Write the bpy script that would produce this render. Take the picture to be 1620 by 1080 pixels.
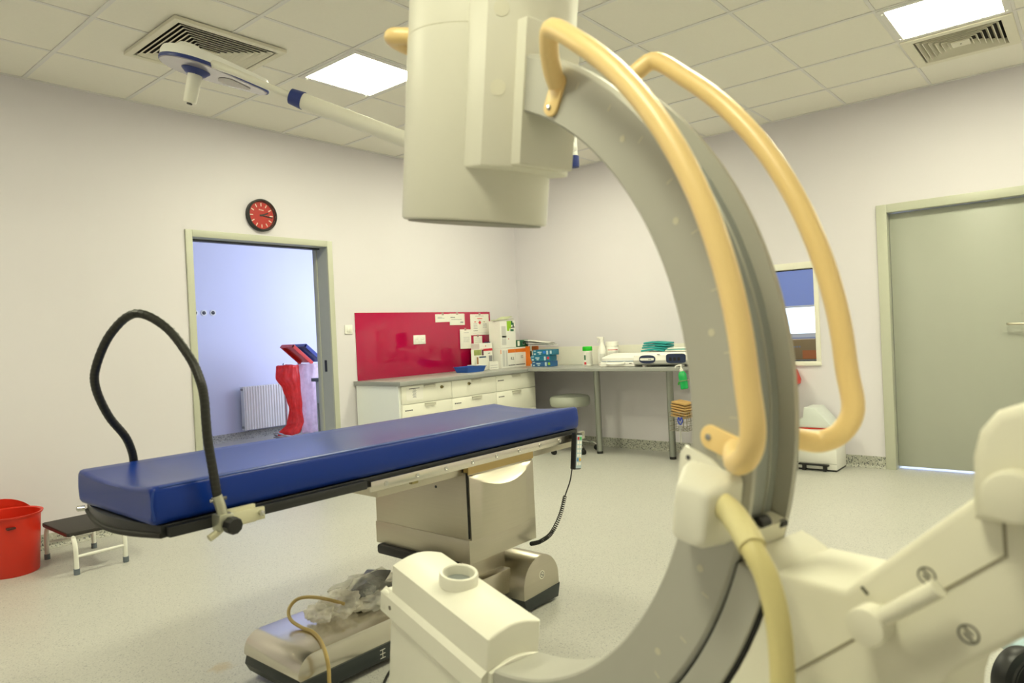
import bpy, bmesh, math, random
from mathutils import Matrix, Vector, noise as mnoise

random.seed(7)
PI = math.pi
for o in list(bpy.data.objects):
    bpy.data.objects.remove(o)
SC = bpy.context.scene
COL = SC.collection

# ------------------------------------------------------------------ camera, world, light, exposure
CAM = Vector((-6.14696, -5.09117, 1.21247))
FOC_PX = 1104.34
yaw, pitch, roll = math.radians(40.2294), math.radians(-0.6072), math.radians(-2.6330)
F = Vector((math.cos(yaw) * math.cos(pitch), math.sin(yaw) * math.cos(pitch), math.sin(pitch)))
R0 = Vector((math.sin(yaw), -math.cos(yaw), 0))
U0 = R0.cross(F)
RT = math.cos(roll) * R0 + math.sin(roll) * U0
UP = -math.sin(roll) * R0 + math.cos(roll) * U0
cam = bpy.data.cameras.new('camera')
cam.sensor_width = 36.0
cam.lens = FOC_PX / 1620.0 * 36.0
cam.clip_start = 0.02
cam.dof.use_dof = True
cam.dof.focus_distance = 4.2
cam.dof.aperture_fstop = 3.6
camo = bpy.data.objects.new('camera', cam)
camo.matrix_world = Matrix((
    (RT.x, UP.x, -F.x, CAM.x), (RT.y, UP.y, -F.y, CAM.y), (RT.z, UP.z, -F.z, CAM.z), (0, 0, 0, 1)))
COL.objects.link(camo)
SC.camera = camo

world = bpy.data.worlds.new('sky')
SC.world = world
world.use_nodes = True
bg = world.node_tree.nodes['Background']
bg.inputs[0].default_value = (0.80, 0.90, 1.0, 1)
bg.inputs[1].default_value = 3.0

def area(name, loc, target, sx, sy, power, col):
    l = bpy.data.lights.new(name, 'AREA')
    l.shape = 'RECTANGLE'; l.size = sx; l.size_y = sy; l.energy = power; l.color = col
    o = bpy.data.objects.new(name, l)
    o.location = loc
    o.rotation_euler = (Vector(target) - Vector(loc)).to_track_quat('-Z', 'Y').to_euler()
    COL.objects.link(o)
    return o
DAY = (0.66, 0.74, 1.0)
area('daylight_side_room', (0.50, 1.6, 1.7), (-2.6, 2.9, 1.0), 1.6, 1.6, 76, DAY)
area('daylight_control_room', (3.45, -2.25, 1.65), (0, -2.25, 1.65), 2.3, 1.5, 34, (0.75, 0.85, 1.0))
area('control_room_fill', (1.6, -2.1, 2.85), (1.6, -2.1, 0), .6, .6, 26, (1.0, .95, .8))  # unseen fill light, added to brighten the cardboard box behind the pane
area('daylight_corridor', (1.4, -4.2, 2.6), (0.6, -4.2, 0.0), 1.2, 1.2, 160, (0.75, 0.85, 1.0))
PANEL_E = 41.5
PANEL_COL = (1.0, 0.980, 0.70)
vs = SC.view_settings
vs.view_transform = 'Standard'; vs.look = 'None'; vs.gamma = 1.0; vs.use_curve_mapping = False
vs.exposure = 0.0

# ------------------------------------------------------------------ materials
MATS = {}
def lin(c):
    return tuple((x / 12.92 if x <= 0.04045 else ((x + 0.055) / 1.055) ** 2.4) for x in c)
def mat(name, rgb, rough=0.5, metal=0.0, var=0.03, scale=18.0, bump=0.0, bscale=200.0, trans=0.0, alpha=1.0,
        spec=0.5, coat=0.0, sss=0.0, stretch=None, emit=None, rvar=0.0):
    """procedural principled material; rgb is sRGB 0..255"""
    if name in MATS:
        return MATS[name]
    m = bpy.data.materials.new(name); m.use_nodes = True
    nt = m.node_tree; b = nt.nodes['Principled BSDF']
    c = lin([v / 255.0 for v in rgb])
    tc = nt.nodes.new('ShaderNodeTexCoord')
    mp = nt.nodes.new('ShaderNodeMapping'); nt.links.new(tc.outputs['Object'], mp.inputs[0])
    if stretch: mp.inputs['Scale'].default_value = stretch
    nz = nt.nodes.new('ShaderNodeTexNoise'); nz.inputs['Scale'].default_value = scale; nz.inputs['Detail'].default_value = 3
    nt.links.new(mp.outputs[0], nz.inputs['Vector'])
    mx = nt.nodes.new('ShaderNodeMix'); mx.data_type = 'RGBA'
    mx.inputs[6].default_value = (*[max(0, v * (1 - var)) for v in c], 1)
    mx.inputs[7].default_value = (*[min(1, v * (1 + var)) for v in c], 1)
    nt.links.new(nz.outputs[0], mx.inputs[0]); nt.links.new(mx.outputs[2], b.inputs['Base Color'])
    b.inputs['Roughness'].default_value = rough; b.inputs['Metallic'].default_value = metal
    b.inputs['Specular IOR Level'].default_value = spec
    b.inputs['Transmission Weight'].default_value = trans; b.inputs['Alpha'].default_value = alpha
    b.inputs['Coat Weight'].default_value = coat
    b.inputs['Coat Roughness'].default_value = min(.4, rough * .8)
    if sss: b.inputs['Subsurface Weight'].default_value = sss
    if rvar:
        mr = nt.nodes.new('ShaderNodeMapRange'); mr.inputs[3].default_value = rough - rvar; mr.inputs[4].default_value = rough + rvar
        nt.links.new(nz.outputs[0], mr.inputs[0]); nt.links.new(mr.outputs[0], b.inputs['Roughness'])
    if emit:
        b.inputs['Emission Color'].default_value = (*emit[0], 1); b.inputs['Emission Strength'].default_value = emit[1]
    if bump:
        n2 = nt.nodes.new('ShaderNodeTexNoise'); n2.inputs['Scale'].default_value = bscale; n2.inputs['Detail'].default_value = 4
        nt.links.new(mp.outputs[0], n2.inputs['Vector'])
        bp = nt.nodes.new('ShaderNodeBump'); bp.inputs['Strength'].default_value = bump; bp.inputs['Distance'].default_value = 0.002
        nt.links.new(n2.outputs[0], bp.inputs['Height']); nt.links.new(bp.outputs[0], b.inputs['Normal'])
    MATS[name] = m
    return m

def speckle(name, base, dark, light, rough, amount=0.5, scale=140.0):
    if name in MATS: return MATS[name]
    m = bpy.data.materials.new(name); m.use_nodes = True
    nt = m.node_tree; b = nt.nodes['Principled BSDF']
    tc = nt.nodes.new('ShaderNodeTexCoord')
    vo = nt.nodes.new('ShaderNodeTexVoronoi'); vo.inputs['Scale'].default_value = scale
    nt.links.new(tc.outputs['Object'], vo.inputs['Vector'])
    rp = nt.nodes.new('ShaderNodeValToRGB'); rp.color_ramp.interpolation = 'CONSTANT'
    e = rp.color_ramp.elements
    L = lambda c: (*lin([v / 255.0 for v in c]), 1)
    e[0].position = 0.0; e[0].color = L(dark)
    e[1].position = 0.10 * amount * 2; e[1].color = L(base)
    x = e.new(0.55); x.color = L([(p + q) / 2 for p, q in zip(base, light)])
    x = e.new(0.80); x.color = L(light)
    x = e.new(0.95); x.color = L([(p * .6 + q * .4) for p, q in zip(base, dark)])
    sp = nt.nodes.new('ShaderNodeSeparateColor'); nt.links.new(vo.outputs['Color'], sp.inputs[0])
    nt.links.new(sp.outputs[0], rp.inputs[0])
    nz = nt.nodes.new('ShaderNodeTexNoise'); nz.inputs['Scale'].default_value = 1.3; nz.inputs['Detail'].default_value = 4
    nt.links.new(tc.outputs['Object'], nz.inputs['Vector'])
    mx = nt.nodes.new('ShaderNodeMix'); mx.data_type = 'RGBA'; mx.blend_type = 'MULTIPLY'; mx.inputs[0].default_value = 0.25
    nt.links.new(rp.outputs[0], mx.inputs[6])
    g = nt.nodes.new('ShaderNodeMapRange'); g.inputs[3].default_value = 0.75; g.inputs[4].default_value = 1.15
    nt.links.new(nz.outputs[0], g.inputs[0]); nt.links.new(g.outputs[0], mx.inputs[7])
    nt.links.new(mx.outputs[2], b.inputs['Base Color'])
    if name == 'floor_vinyl':
        ge = nt.nodes.new('ShaderNodeNewGeometry')
        di = nt.nodes.new('ShaderNodeVectorMath'); di.operation = 'DISTANCE'; di.inputs[1].default_value = (-4.882, -2.501, 0)
        nt.links.new(ge.outputs['Position'], di.inputs[0])
        n3 = nt.nodes.new('ShaderNodeTexNoise'); n3.inputs['Scale'].default_value = 38; n3.inputs['Detail'].default_value = 5
        nt.links.new(ge.outputs['Position'], n3.inputs['Vector'])
        ma = nt.nodes.new('ShaderNodeMath'); ma.operation = 'MULTIPLY_ADD'; ma.inputs[1].default_value = -.07; ma.inputs[2].default_value = 0.07
        nt.links.new(n3.outputs[0], ma.inputs[0])
        su = nt.nodes.new('ShaderNodeMath'); su.operation = 'ADD'; nt.links.new(di.outputs['Value'], su.inputs[0]); nt.links.new(ma.outputs[0], su.inputs[1])
        mk = nt.nodes.new('ShaderNodeMapRange'); mk.inputs[1].default_value = .055; mk.inputs[2].default_value = .085; mk.inputs[3].default_value = .5; mk.inputs[4].default_value = 0
        nt.links.new(su.outputs[0], mk.inputs[0])
        m3 = nt.nodes.new('ShaderNodeMix'); m3.data_type = 'RGBA'; m3.inputs[7].default_value = L((176, 150, 98))
        nt.links.new(mk.outputs[0], m3.inputs[0]); nt.links.new(mx.outputs[2], m3.inputs[6]); nt.links.new(m3.outputs[2], b.inputs['Base Color'])
    b.inputs['Roughness'].default_value = rough
    MATS[name] = m
    return m

def glassmat(name, tint=(1, 1, 1), refl=0.12):
    if name in MATS: return MATS[name]
    m = bpy.data.materials.new(name); m.use_nodes = True
    nt = m.node_tree
    for n in list(nt.nodes):
        if n.type != 'OUTPUT_MATERIAL': nt.nodes.remove(n)
    out = nt.nodes['Material Output']
    t = nt.nodes.new('ShaderNodeBsdfTransparent'); t.inputs[0].default_value = (*tint, 1)
    g = nt.nodes.new('ShaderNodeBsdfGlossy'); g.inputs['Roughness'].default_value = 0.02
    fr = nt.nodes.new('ShaderNodeFresnel'); fr.inputs[0].default_value = 1.45
    mx = nt.nodes.new('ShaderNodeMixShader')
    nt.links.new(fr.outputs[0], mx.inputs[0]); nt.links.new(t.outputs[0], mx.inputs[1]); nt.links.new(g.outputs[0], mx.inputs[2])
    nt.links.new(mx.outputs[0], out.inputs[0])
    MATS[name] = m
    return m

def emitmat(name, col, strength):
    if name in MATS: return MATS[name]
    m = bpy.data.materials.new(name); m.use_nodes = True
    nt = m.node_tree; b = nt.nodes['Principled BSDF']
    b.inputs['Base Color'].default_value = (.9, .9, .88, 1); b.inputs['Roughness'].default_value = .5
    b.inputs['Emission Color'].default_value = (*col, 1); b.inputs['Emission Strength'].default_value = strength
    MATS[name] = m
    return m

def veil(name, rgb, opac=0.45, rough=0.25):
    """thin translucent plastic film"""
    if name in MATS: return MATS[name]
    m = bpy.data.materials.new(name); m.use_nodes = True
    nt = m.node_tree; b = nt.nodes['Principled BSDF']; out = nt.nodes['Material Output']
    c = (*lin([v / 255.0 for v in rgb]), 1)
    b.inputs['Base Color'].default_value = c; b.inputs['Roughness'].default_value = rough
    t = nt.nodes.new('ShaderNodeBsdfTransparent'); t.inputs[0].default_value = (*[0.5 + .5 * v for v in c[:3]], 1)
    tl = nt.nodes.new('ShaderNodeBsdfTranslucent'); tl.inputs[0].default_value = c
    a = nt.nodes.new('ShaderNodeMixShader'); a.inputs[0].default_value = 0.5
    nt.links.new(b.outputs[0], a.inputs[1]); nt.links.new(tl.outputs[0], a.inputs[2])
    tc = nt.nodes.new('ShaderNodeTexCoord'); nz = nt.nodes.new('ShaderNodeTexNoise'); nz.inputs['Scale'].default_value = 9; nz.inputs['Detail'].default_value = 5
    nt.links.new(tc.outputs['Object'], nz.inputs['Vector'])
    mr = nt.nodes.new('ShaderNodeMapRange'); mr.inputs[1].default_value = .3; mr.inputs[2].default_value = .7
    mr.inputs[3].default_value = max(0, opac - .25); mr.inputs[4].default_value = min(1, opac + .25)
    nt.links.new(nz.outputs[0], mr.inputs[0])
    f = nt.nodes.new('ShaderNodeMixShader'); nt.links.new(mr.outputs[0], f.inputs[0])
    nt.links.new(t.outputs[0], f.inputs[1]); nt.links.new(a.outputs[0], f.inputs[2]); nt.links.new(f.outputs[0], out.inputs[0])
    MATS[name] = m
    return m

wall_m = mat('wall_paint', (221, 217, 223), .75, var=.012, scale=3, bump=.05, bscale=350)
ceil_m = mat('ceiling_tile', (236, 233, 223), .9, var=.02, scale=60, bump=.25, bscale=500)
grid_m = mat('ceiling_grid', (224, 222, 220), .5, var=.01)
floor_m = speckle('floor_vinyl', (187, 186, 179), (154, 154, 153), (196, 195, 187), .38, .22, 240)
base_m = speckle('cove_vinyl', (172, 172, 160), (96, 98, 98), (196, 196, 186), .5, .6, 130)
frame_m = mat('door_frame_paint', (190, 192, 174), .4, var=.015)
leaf_m = mat('door_leaf', (171, 174, 162), .38, var=.02, scale=5)
cream = mat('cream_plastic', (232, 230, 216), .42, var=.01)
cream2 = mat('cream_plastic_soft', (230, 227, 208), .5, var=.01)
cgrey = mat('c_ring_grey', (182, 181, 172), .42, metal=.15, var=.015)
chan = mat('channel_grey', (160, 164, 160), .45, metal=.3, var=.02)
yel = mat('yellow_handle', (249, 217, 151), .38, var=.01, coat=.2)
black = mat('black_rubber', (22, 22, 22), .55, var=.1)
blackp = mat('black_plastic', (26, 27, 27), .4, var=.1)
steel = mat('brushed_steel', (190, 184, 168), .34, metal=1.0, var=.06, scale=6, stretch=(1, 1, 40), rvar=.05)
steelx = mat('brushed_steel_flat', (214, 209, 198), .24, metal=1.0, var=.02, scale=8, stretch=(1, 30, 1))
chrome = mat('chrome', (200, 200, 196), .12, metal=1.0, var=.02)
bluev = mat('blue_vinyl', (6, 45, 130), .34, var=.03, scale=14, bump=.06, bscale=160, spec=.2, coat=.22)
navy = mat('navy_plastic', (34, 52, 120), .4, var=.02)
white = mat('white_plastic', (238, 237, 230), .4, var=.01)
whitel = mat('white_laminate', (236, 235, 222), .35, var=.008)
greytop = mat('grey_worktop', (152, 154, 150), .35, var=.015, scale=120)
redp = mat('red_plastic', (210, 42, 18), .35, var=.02)
dkskirt = mat('dark_skirt', (40, 46, 46), .5, var=.05)
paper = mat('paper', (236, 234, 226), .8, var=.01)
ink = mat('ink', (70, 70, 76), .8)
inkl = mat('ink_pale', (150, 150, 154), .8)
redink = mat('red_ink', (204, 44, 60), .7)

# ------------------------------------------------------------------ mesh helpers
XF = [Matrix.Identity(4)]
WM = {}
def smooth(me, ang=35):
    for p in me.polygons: p.use_smooth = True
    me.set_sharp_from_angle(angle=math.radians(ang))
def emit_mesh(name, bm, m, parent=None, sharp=35, kind=None):
    """bm in current frame -> object; origin of top-level meshes at base centre"""
    bm.transform(XF[-1])
    if parent is None:
        cs = [v.co for v in bm.verts]
        lo = Vector([min(c[i] for c in cs) for i in range(3)]); hi = Vector([max(c[i] for c in cs) for i in range(3)])
        org = Vector(((lo.x + hi.x) / 2, (lo.y + hi.y) / 2, lo.z))
        M = Matrix.Translation(org)
    else:
        M = WM[parent.name]
    bm.transform(M.inverted())
    bmesh.ops.recalc_face_normals(bm, faces=bm.faces[:])
    me = bpy.data.meshes.new(name); bm.to_mesh(me); bm.free()
    me.materials.append(m); smooth(me, sharp)
    o = bpy.data.objects.new(name, me); COL.objects.link(o)
    if parent is None: o.matrix_world = M
    else: o.parent = parent
    WM[o.name] = M
    if kind: o['kind'] = kind
    return o
def thing(name, label, cat, loc, rotz=0.0, group=None):
    o = bpy.data.objects.new(name, None); COL.objects.link(o)
    o.empty_display_size = 0.1
    M = Matrix.Translation(Vector(loc)) @ Matrix.Rotation(rotz, 4, 'Z')
    o.matrix_world = M; WM[o.name] = M
    tag(o, label, cat, group)
    return o
def tag(o, label, cat, group=None):
    o['label'] = label; o['category'] = cat
    if group: o['group'] = group
    return o
def struct(o):
    o['kind'] = 'structure'; return o
def semp(name, loc=(0, 0, 0)):
    o = bpy.data.objects.new(name, None); COL.objects.link(o); o.empty_display_size = .1
    M = Matrix.Translation(Vector(loc)); o.matrix_world = M; WM[o.name] = M; o['kind'] = 'structure'
    return o
def bm_box(a, b, bev=0.0, seg=2, bm=None):
    bm = bm or bmesh.new()
    x0, y0, z0 = [min(p, q) for p, q in zip(a, b)]; x1, y1, z1 = [max(p, q) for p, q in zip(a, b)]
    v = [bm.verts.new(p) for p in ((x0, y0, z0), (x1, y0, z0), (x1, y1, z0), (x0, y1, z0), (x0, y0, z1), (x1, y0, z1), (x1, y1, z1), (x0, y1, z1))]
    fs = [bm.faces.new([v[i] for i in q]) for q in ((0, 3, 2, 1), (4, 5, 6, 7), (0, 1, 5, 4), (1, 2, 6, 5), (2, 3, 7, 6), (3, 0, 4, 7))]
    if bev:
        es = list({e for f in fs for e in f.edges})
        bmesh.ops.bevel(bm, geom=es, offset=bev, segments=seg, profile=.5, affect='EDGES')
    return bm
def box(name, a, b, m, parent=None, bev=0.0, seg=2, **k):
    return emit_mesh(name, bm_box(a, b, bev, seg), m, parent, **k)
def basis(d):
    d = Vector(d).normalized()
    a = Vector((0, 0, 1)) if abs(d.z) < .9 else Vector((1, 0, 0))
    u = d.cross(a).normalized(); w = d.cross(u).normalized()
    return u, w
def bm_rings(rings, cap=True, closed=False, bm=None):
    bm = bm or bmesh.new()
    V = [[bm.verts.new(p) for p in r] for r in rings]
    n = len(V[0]); m = len(V)
    for i in range(m if closed else m - 1):
        A, B = V[i], V[(i + 1) % m]
        for j in range(n):
            bm.faces.new((A[j], A[(j + 1) % n], B[(j + 1) % n], B[j]))
    if cap and not closed:
        bm.faces.new(V[0][::-1]); bm.faces.new(V[-1])
    return bm
def bm_cyl(p0, p1, r0, r1=None, seg=20, bm=None):
    r1 = r0 if r1 is None else r1
    p0, p1 = Vector(p0), Vector(p1); u, w = basis(p1 - p0)
    ring = lambda c, r: [c + (u * math.cos(2 * PI * i / seg) + w * math.sin(2 * PI * i / seg)) * r for i in range(seg)]
    return bm_rings([ring(p0, r0), ring(p1, r1)], bm=bm)
def cyl(name, p0, p1, r, m, parent=None, r1=None, seg=20, **k):
    return emit_mesh(name, bm_cyl(p0, p1, r, r1, seg), m, parent, **k)
def bm_lathe(prof, base=(0, 0, 0), axis=(0, 0, 1), seg=32, bm=None):
    """prof list of (r, h); axis through base"""
    b = Vector(base); d = Vector(axis).normalized(); u, w = basis(d)
    rings = []
    for r, h in prof:
        r = max(r, 1e-4)
        rings.append([b + d * h + (u * math.cos(2 * PI * i / seg) + w * math.sin(2 * PI * i / seg)) * r for i in range(seg)])
    return bm_rings(rings, bm=bm)
def lathe(name, prof, m, parent=None, base=(0, 0, 0), axis=(0, 0, 1), seg=32, **k):
    return emit_mesh(name, bm_lathe(prof, base, axis, seg), m, parent, **k)
def catmull(pts, n=8):
    P = [Vector(p) for p in pts]
    if len(P) < 3: return P
    P = [2 * P[0] - P[1]] + P + [2 * P[-1] - P[-2]]
    out = []
    for i in range(1, len(P) - 2):
        a, b, c, d = P[i - 1:i + 3]
        for k in range(n):
            t = k / n
            out.append(.5 * ((2 * b) + (c - a) * t + (2 * a - 5 * b + 4 * c - d) * t * t + (3 * b - a - 3 * c + d) * t ** 3))
    out.append(P[-2]); return out
def bm_tube(pts, r, seg=12, bm=None, smoothn=8, radii=None):
    P = catmull(pts, smoothn) if smoothn else [Vector(p) for p in pts]
    t0 = (P[1] - P[0]).normalized(); u, w = basis(t0); rings = []
    for i, p in enumerate(P):
        t = ((P[min(i + 1, len(P) - 1)] - P[max(i - 1, 0)])).normalized()
        u = (u - t * u.dot(t)).normalized(); w = t.cross(u)
        rr = r if radii is None else radii(i / (len(P) - 1))
        rings.append([p + (u * math.cos(2 * PI * j / seg) + w * math.sin(2 * PI * j / seg)) * rr for j in range(seg)])
    return bm_rings(rings, bm=bm)
def tube(name, pts, r, m, parent=None, seg=12, smoothn=8, radii=None, **k):
    return emit_mesh(name, bm_tube(pts, r, seg, None, smoothn, radii), m, parent, **k)
def bm_prism(poly, axis, lo, hi, bev=0.0, seg=2, bm=None):
    """poly of 2D points in the two other axes (in xyz order)"""
    bm = bm or bmesh.new()
    def P(q, h):
        l = list(q); l.insert(axis, h); return l
    A = [bm.verts.new(P(q, lo)) for q in poly]; B = [bm.verts.new(P(q, hi)) for q in poly]
    n = len(poly)
    fa = bm.faces.new(A); fb = bm.faces.new(B[::-1])
    for i in range(n): bm.faces.new((A[i], B[i], B[(i + 1) % n], A[(i + 1) % n]))
    bmesh.ops.recalc_face_normals(bm, faces=bm.faces[:])
    if bev:
        es = list(fa.edges) + list(fb.edges)
        bmesh.ops.bevel(bm, geom=es, offset=bev, segments=seg, profile=.5, affect='EDGES')
    return bm
def prism(name, poly, axis, lo, hi, m, parent=None, bev=0.0, seg=2, **k):
    return emit_mesh(name, bm_prism(poly, axis, lo, hi, bev, seg), m, parent, **k)
def ray(u, v):
    return F + RT * ((u - 810) / FOC_PX) - UP * ((v - 540) / FOC_PX)
def text_mesh(name, s, size, M, m, parent, thick=0.0006):
    cu = bpy.data.curves.new(name, 'FONT'); cu.body = s; cu.size = size; cu.align_x = 'CENTER'; cu.align_y = 'CENTER'; cu.extrude = thick
    to = bpy.data.objects.new(name + '_tmp', cu)
    me = bpy.data.meshes.new_from_object(to)
    bpy.data.objects.remove(to)
    bm = bmesh.new(); bm.from_mesh(me); bpy.data.meshes.remove(me)
    bm.transform(M)
    return emit_mesh(name, bm, m, parent)
# orientation matrices for lettering on faces: normal -y (wall A side), normal -x (wall B side)
def on_negy(x, y, z, tilt=0.0):
    return Matrix.Translation((x, y, z)) @ Matrix.Rotation(tilt, 4, 'Y') @ Matrix.Rotation(PI / 2, 4, 'X')
def on_negx(x, y, z):
    return Matrix.Translation((x, y, z)) @ Matrix.Rotation(-PI / 2, 4, 'Z') @ Matrix.Rotation(PI / 2, 4, 'X')
def copy_tree(o, M, label=None, parent=None):
    c = o.copy(); COL.objects.link(c)
    if parent is None:
        c.matrix_world = M
        if label: c['label'] = label
    else:
        c.parent = parent
    for ch in [q for q in bpy.data.objects if q.parent == o]:
        copy_tree(ch, None, None, c)
    return c

# ------------------------------------------------------------------ room shell
H = 2.9425
RX, RY = -8.6, -7.4          # far corners of the room behind the camera
WT = 0.20
floor = struct(box('floor', (RX - .2, RY - .2, -.06), (4.2, 4.0, 0), floor_m))
# wall A (y = 0) with doorway
DA0, DA1, DAT = -3.719, -2.551, 2.036       # clear opening
wl = struct(emit_mesh('wall_back', bm_box((RX, 0, 0), (DA0 - .02, WT, H), bm=bm_box((DA1 + .02, 0, 0), (WT, WT, H), bm=bm_box((DA0 - .02, 0, DAT + .02), (DA1 + .02, WT, H)))), wall_m))
# wall B (x = 0) with control-room window and door
WY0, WY1, WZ0, WZ1 = -3.284, -2.44, .829, 1.710     # window outer frame
D2Y0, D2Y1, D2T = -4.80, -3.82, 2.03                # door clear opening (right side hidden off frame)
bm = bm_box((0, WY1 - .005, 0), (WT, WT, H))
bm_box((0, WY0 + .005, 0), (WT, WY1 - .005, WZ0 + .005), bm=bm)
bm_box((0, WY0 + .005, WZ1 - .005), (WT, WY1 - .005, H), bm=bm)
bm_box((0, D2Y1 + .02, 0), (WT, WY0 + .005, H), bm=bm)
bm_box((0, D2Y0 - .02, D2T + .02), (WT, D2Y1 + .02, H), bm=bm)
bm_box((0, RY, 0), (WT, D2Y0 - .02, H), bm=bm)
struct(emit_mesh('wall_right', bm, wall_m))
struct(box('wall_left', (RX - .2, RY - .2, 0), (RX, WT, H), wall_m))
struct(box('wall_front', (RX, RY - .2, 0), (WT, RY, H), wall_m))

# suspended ceiling: tiles and grid
GX, GY, TW = -.5294, -.5538, .6
ceil = struct(box('ceiling', (RX - .2, RY - .2, H + .03), (4.2, 4.0, H + .12), ceil_m))
xs = [0.0] + [GX - TW * i for i in range(14)]
ys = [0.0] + [GY - TW * i for i in range(12)]
xs = [x for x in xs if x > RX] + [RX]; ys = [y for y in ys if y > RY] + [RY]
LIGHT_CELLS = [(-3.2294, -1.4538), (-1.4294, -4.4538), (-1.4294, -1.4538), (-3.8294, -4.4538), (-6.2294, -1.4538), (-6.2294, -4.4538), (-1.4294, -6.2538)]
VENT1 = (-4.1294, -1.1538); VENT2 = (-.8294, -4.4538)
tile_meshes = {}
g = .010
for i in range(len(xs) - 1):
    for j in range(len(ys) - 1):
        x1, x0, y1, y0 = xs[i], xs[i + 1], ys[j], ys[j + 1]
        cx, cy = (x0 + x1) / 2, (y0 + y1) / 2
        if any(abs(cx - a) < .1 and abs(cy - b) < .1 for a, b in LIGHT_CELLS + [VENT2]): continue
        w, d = round(x1 - x0, 3), round(y1 - y0, 3)
        if abs(cx - VENT1[0]) < .31 and abs(cy - VENT1[1]) < .31:
            pass
        key = (w, d)
        if key not in tile_meshes:
            b = bm_box((-w / 2 + g, -d / 2 + g, .004), (w / 2 - g, d / 2 - g, .02), .002, 1)
            me = bpy.data.meshes.new('ceiling_tile'); b.to_mesh(me); b.free(); me.materials.append(ceil_m); tile_meshes[key] = me
        o = bpy.data.objects.new('ceiling_tile', tile_meshes[key]); COL.objects.link(o)
        M = WM['ceiling'].inverted() @ Matrix.Translation((cx, cy, H)); o.parent = ceil; o.matrix_local = M
for x in xs[1:-1]:
    box('grid_runner', (x - .012, RY, H - .001), (x + .012, 0, H + .03), grid_m, ceil)
for y in ys[1:-1]:
    box('grid_runner', (RX, y - .0098, H + .0015), (0, y + .0098, H + .03), grid_m, ceil)
box('wall_angle', (RX, -.022, H - .002), (0, 0, H + .02), grid_m, ceil)
box('wall_angle', (-.022, RY, H - .002), (0, 0, H + .02), grid_m, ceil)

# baseboards (coved vinyl, with a small radius at the foot)
def cove(name, poly, axis, lo, hi):
    return struct(prism(name, poly, axis, lo, hi, base_m))
cv = [(0, .095), (-.006, .095), (-.008, .02), (-.022, .004), (-.03, .0005), (0, .0005)]
bmA = bm_prism(cv, 0, RX, DA0 - .052); bm_prism(cv, 0, DA1 + .052, -2.33, bm=bmA)
struct(emit_mesh('baseboard_back', bmA, base_m))
bmB = bmesh.new()
for lo, hi in ((-.64, 0), (D2Y1 + .075, -.64), (RY, D2Y0 - .075)):
    bm_prism(cv, 1, lo, hi, bm=bmB)
struct(emit_mesh('baseboard_right', bmB, base_m))

# door_1: open sliding doorway in wall A
d1 = semp('door_1', ((DA0 + DA1) / 2, 0, 0))
fo = .051
dark_track = mat('dark_track', (60, 62, 66), .5)
jambm = mat('door_jamb_grey', (176, 180, 176), .45)
box('casing', (DA0 - fo, -.016, 0), (DA0, .004, DAT + fo), frame_m, d1, .003)
box('casing', (DA1, -.016, 0), (DA1 + fo, .004, DAT + fo), frame_m, d1, .003)
box('casing', (DA0, -.016, DAT), (DA1, .004, DAT + fo), frame_m, d1, .003)
box('jamb', (DA0 - .02, .002, 0), (DA0, WT + .01, DAT), jambm, d1)
box('jamb', (DA1, .002, 0), (DA1 + .02, WT + .01, DAT), jambm, d1)
box('stop_strip', (DA1 - .006, .145, 0), (DA1 + .002, .17, DAT), frame_m, d1)
box('head', (DA0 - .02, .002, DAT), (DA1 + .02, WT + .01, DAT + .02), jambm, d1)
box('sliding_track', (DA0, .10, DAT - .012), (DA1, .16, DAT + .004), dark_track, d1)
box('latch_plate', (DA1 - .004, .07, .96), (DA1 + .002, .10, 1.06), blackp, d1)

# door_2: grey leaf in a painted steel frame
d2 = semp('door_2', (0, (D2Y0 + D2Y1) / 2, 0))
f2 = .075
box('casing', (-.022, D2Y1, 0), (.004, D2Y1 + f2, D2T + f2 - .01), frame_m, d2, .004)
box('casing', (-.022, D2Y0 - f2, 0), (.004, D2Y0, D2T + f2 - .01), frame_m, d2, .004)
box('casing', (-.022, D2Y0, D2T), (.004, D2Y1, D2T + f2 - .01), frame_m, d2, .004)
box('jamb', (.002, D2Y1, 0), (WT + .01, D2Y1 + .02, D2T), frame_m, d2)
box('jamb', (.002, D2Y0 - .02, 0), (WT + .01, D2Y0, D2T), frame_m, d2)
box('head', (.002, D2Y0 - .02, D2T), (WT + .01, D2Y1 + .02, D2T + .02), frame_m, d2)
box('leaf', (.055, D2Y0 + .003, .022), (.095, D2Y1 - .003, D2T - .004), leaf_m, d2, .002)
hp = box('handle_plate', (.047, -4.715, .965), (.055, -4.672, 1.215), steel, d2, .003)
cyl('handle_neck', (.05, -4.693, 1.12), (-.005, -4.693, 1.12), .010, steel, d2)
tube('handle_lever', [(-.005, -4.695, 1.12), (-.008, -4.67, 1.12), (-.006, -4.60, 1.122), (.002, -4.575, 1.122), (.02, -4.57, 1.122)], .009, steel, d2)
cyl('lock_cylinder', (.047, -4.693, 1.03), (.042, -4.693, 1.03), .010, chrome, d2)

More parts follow.
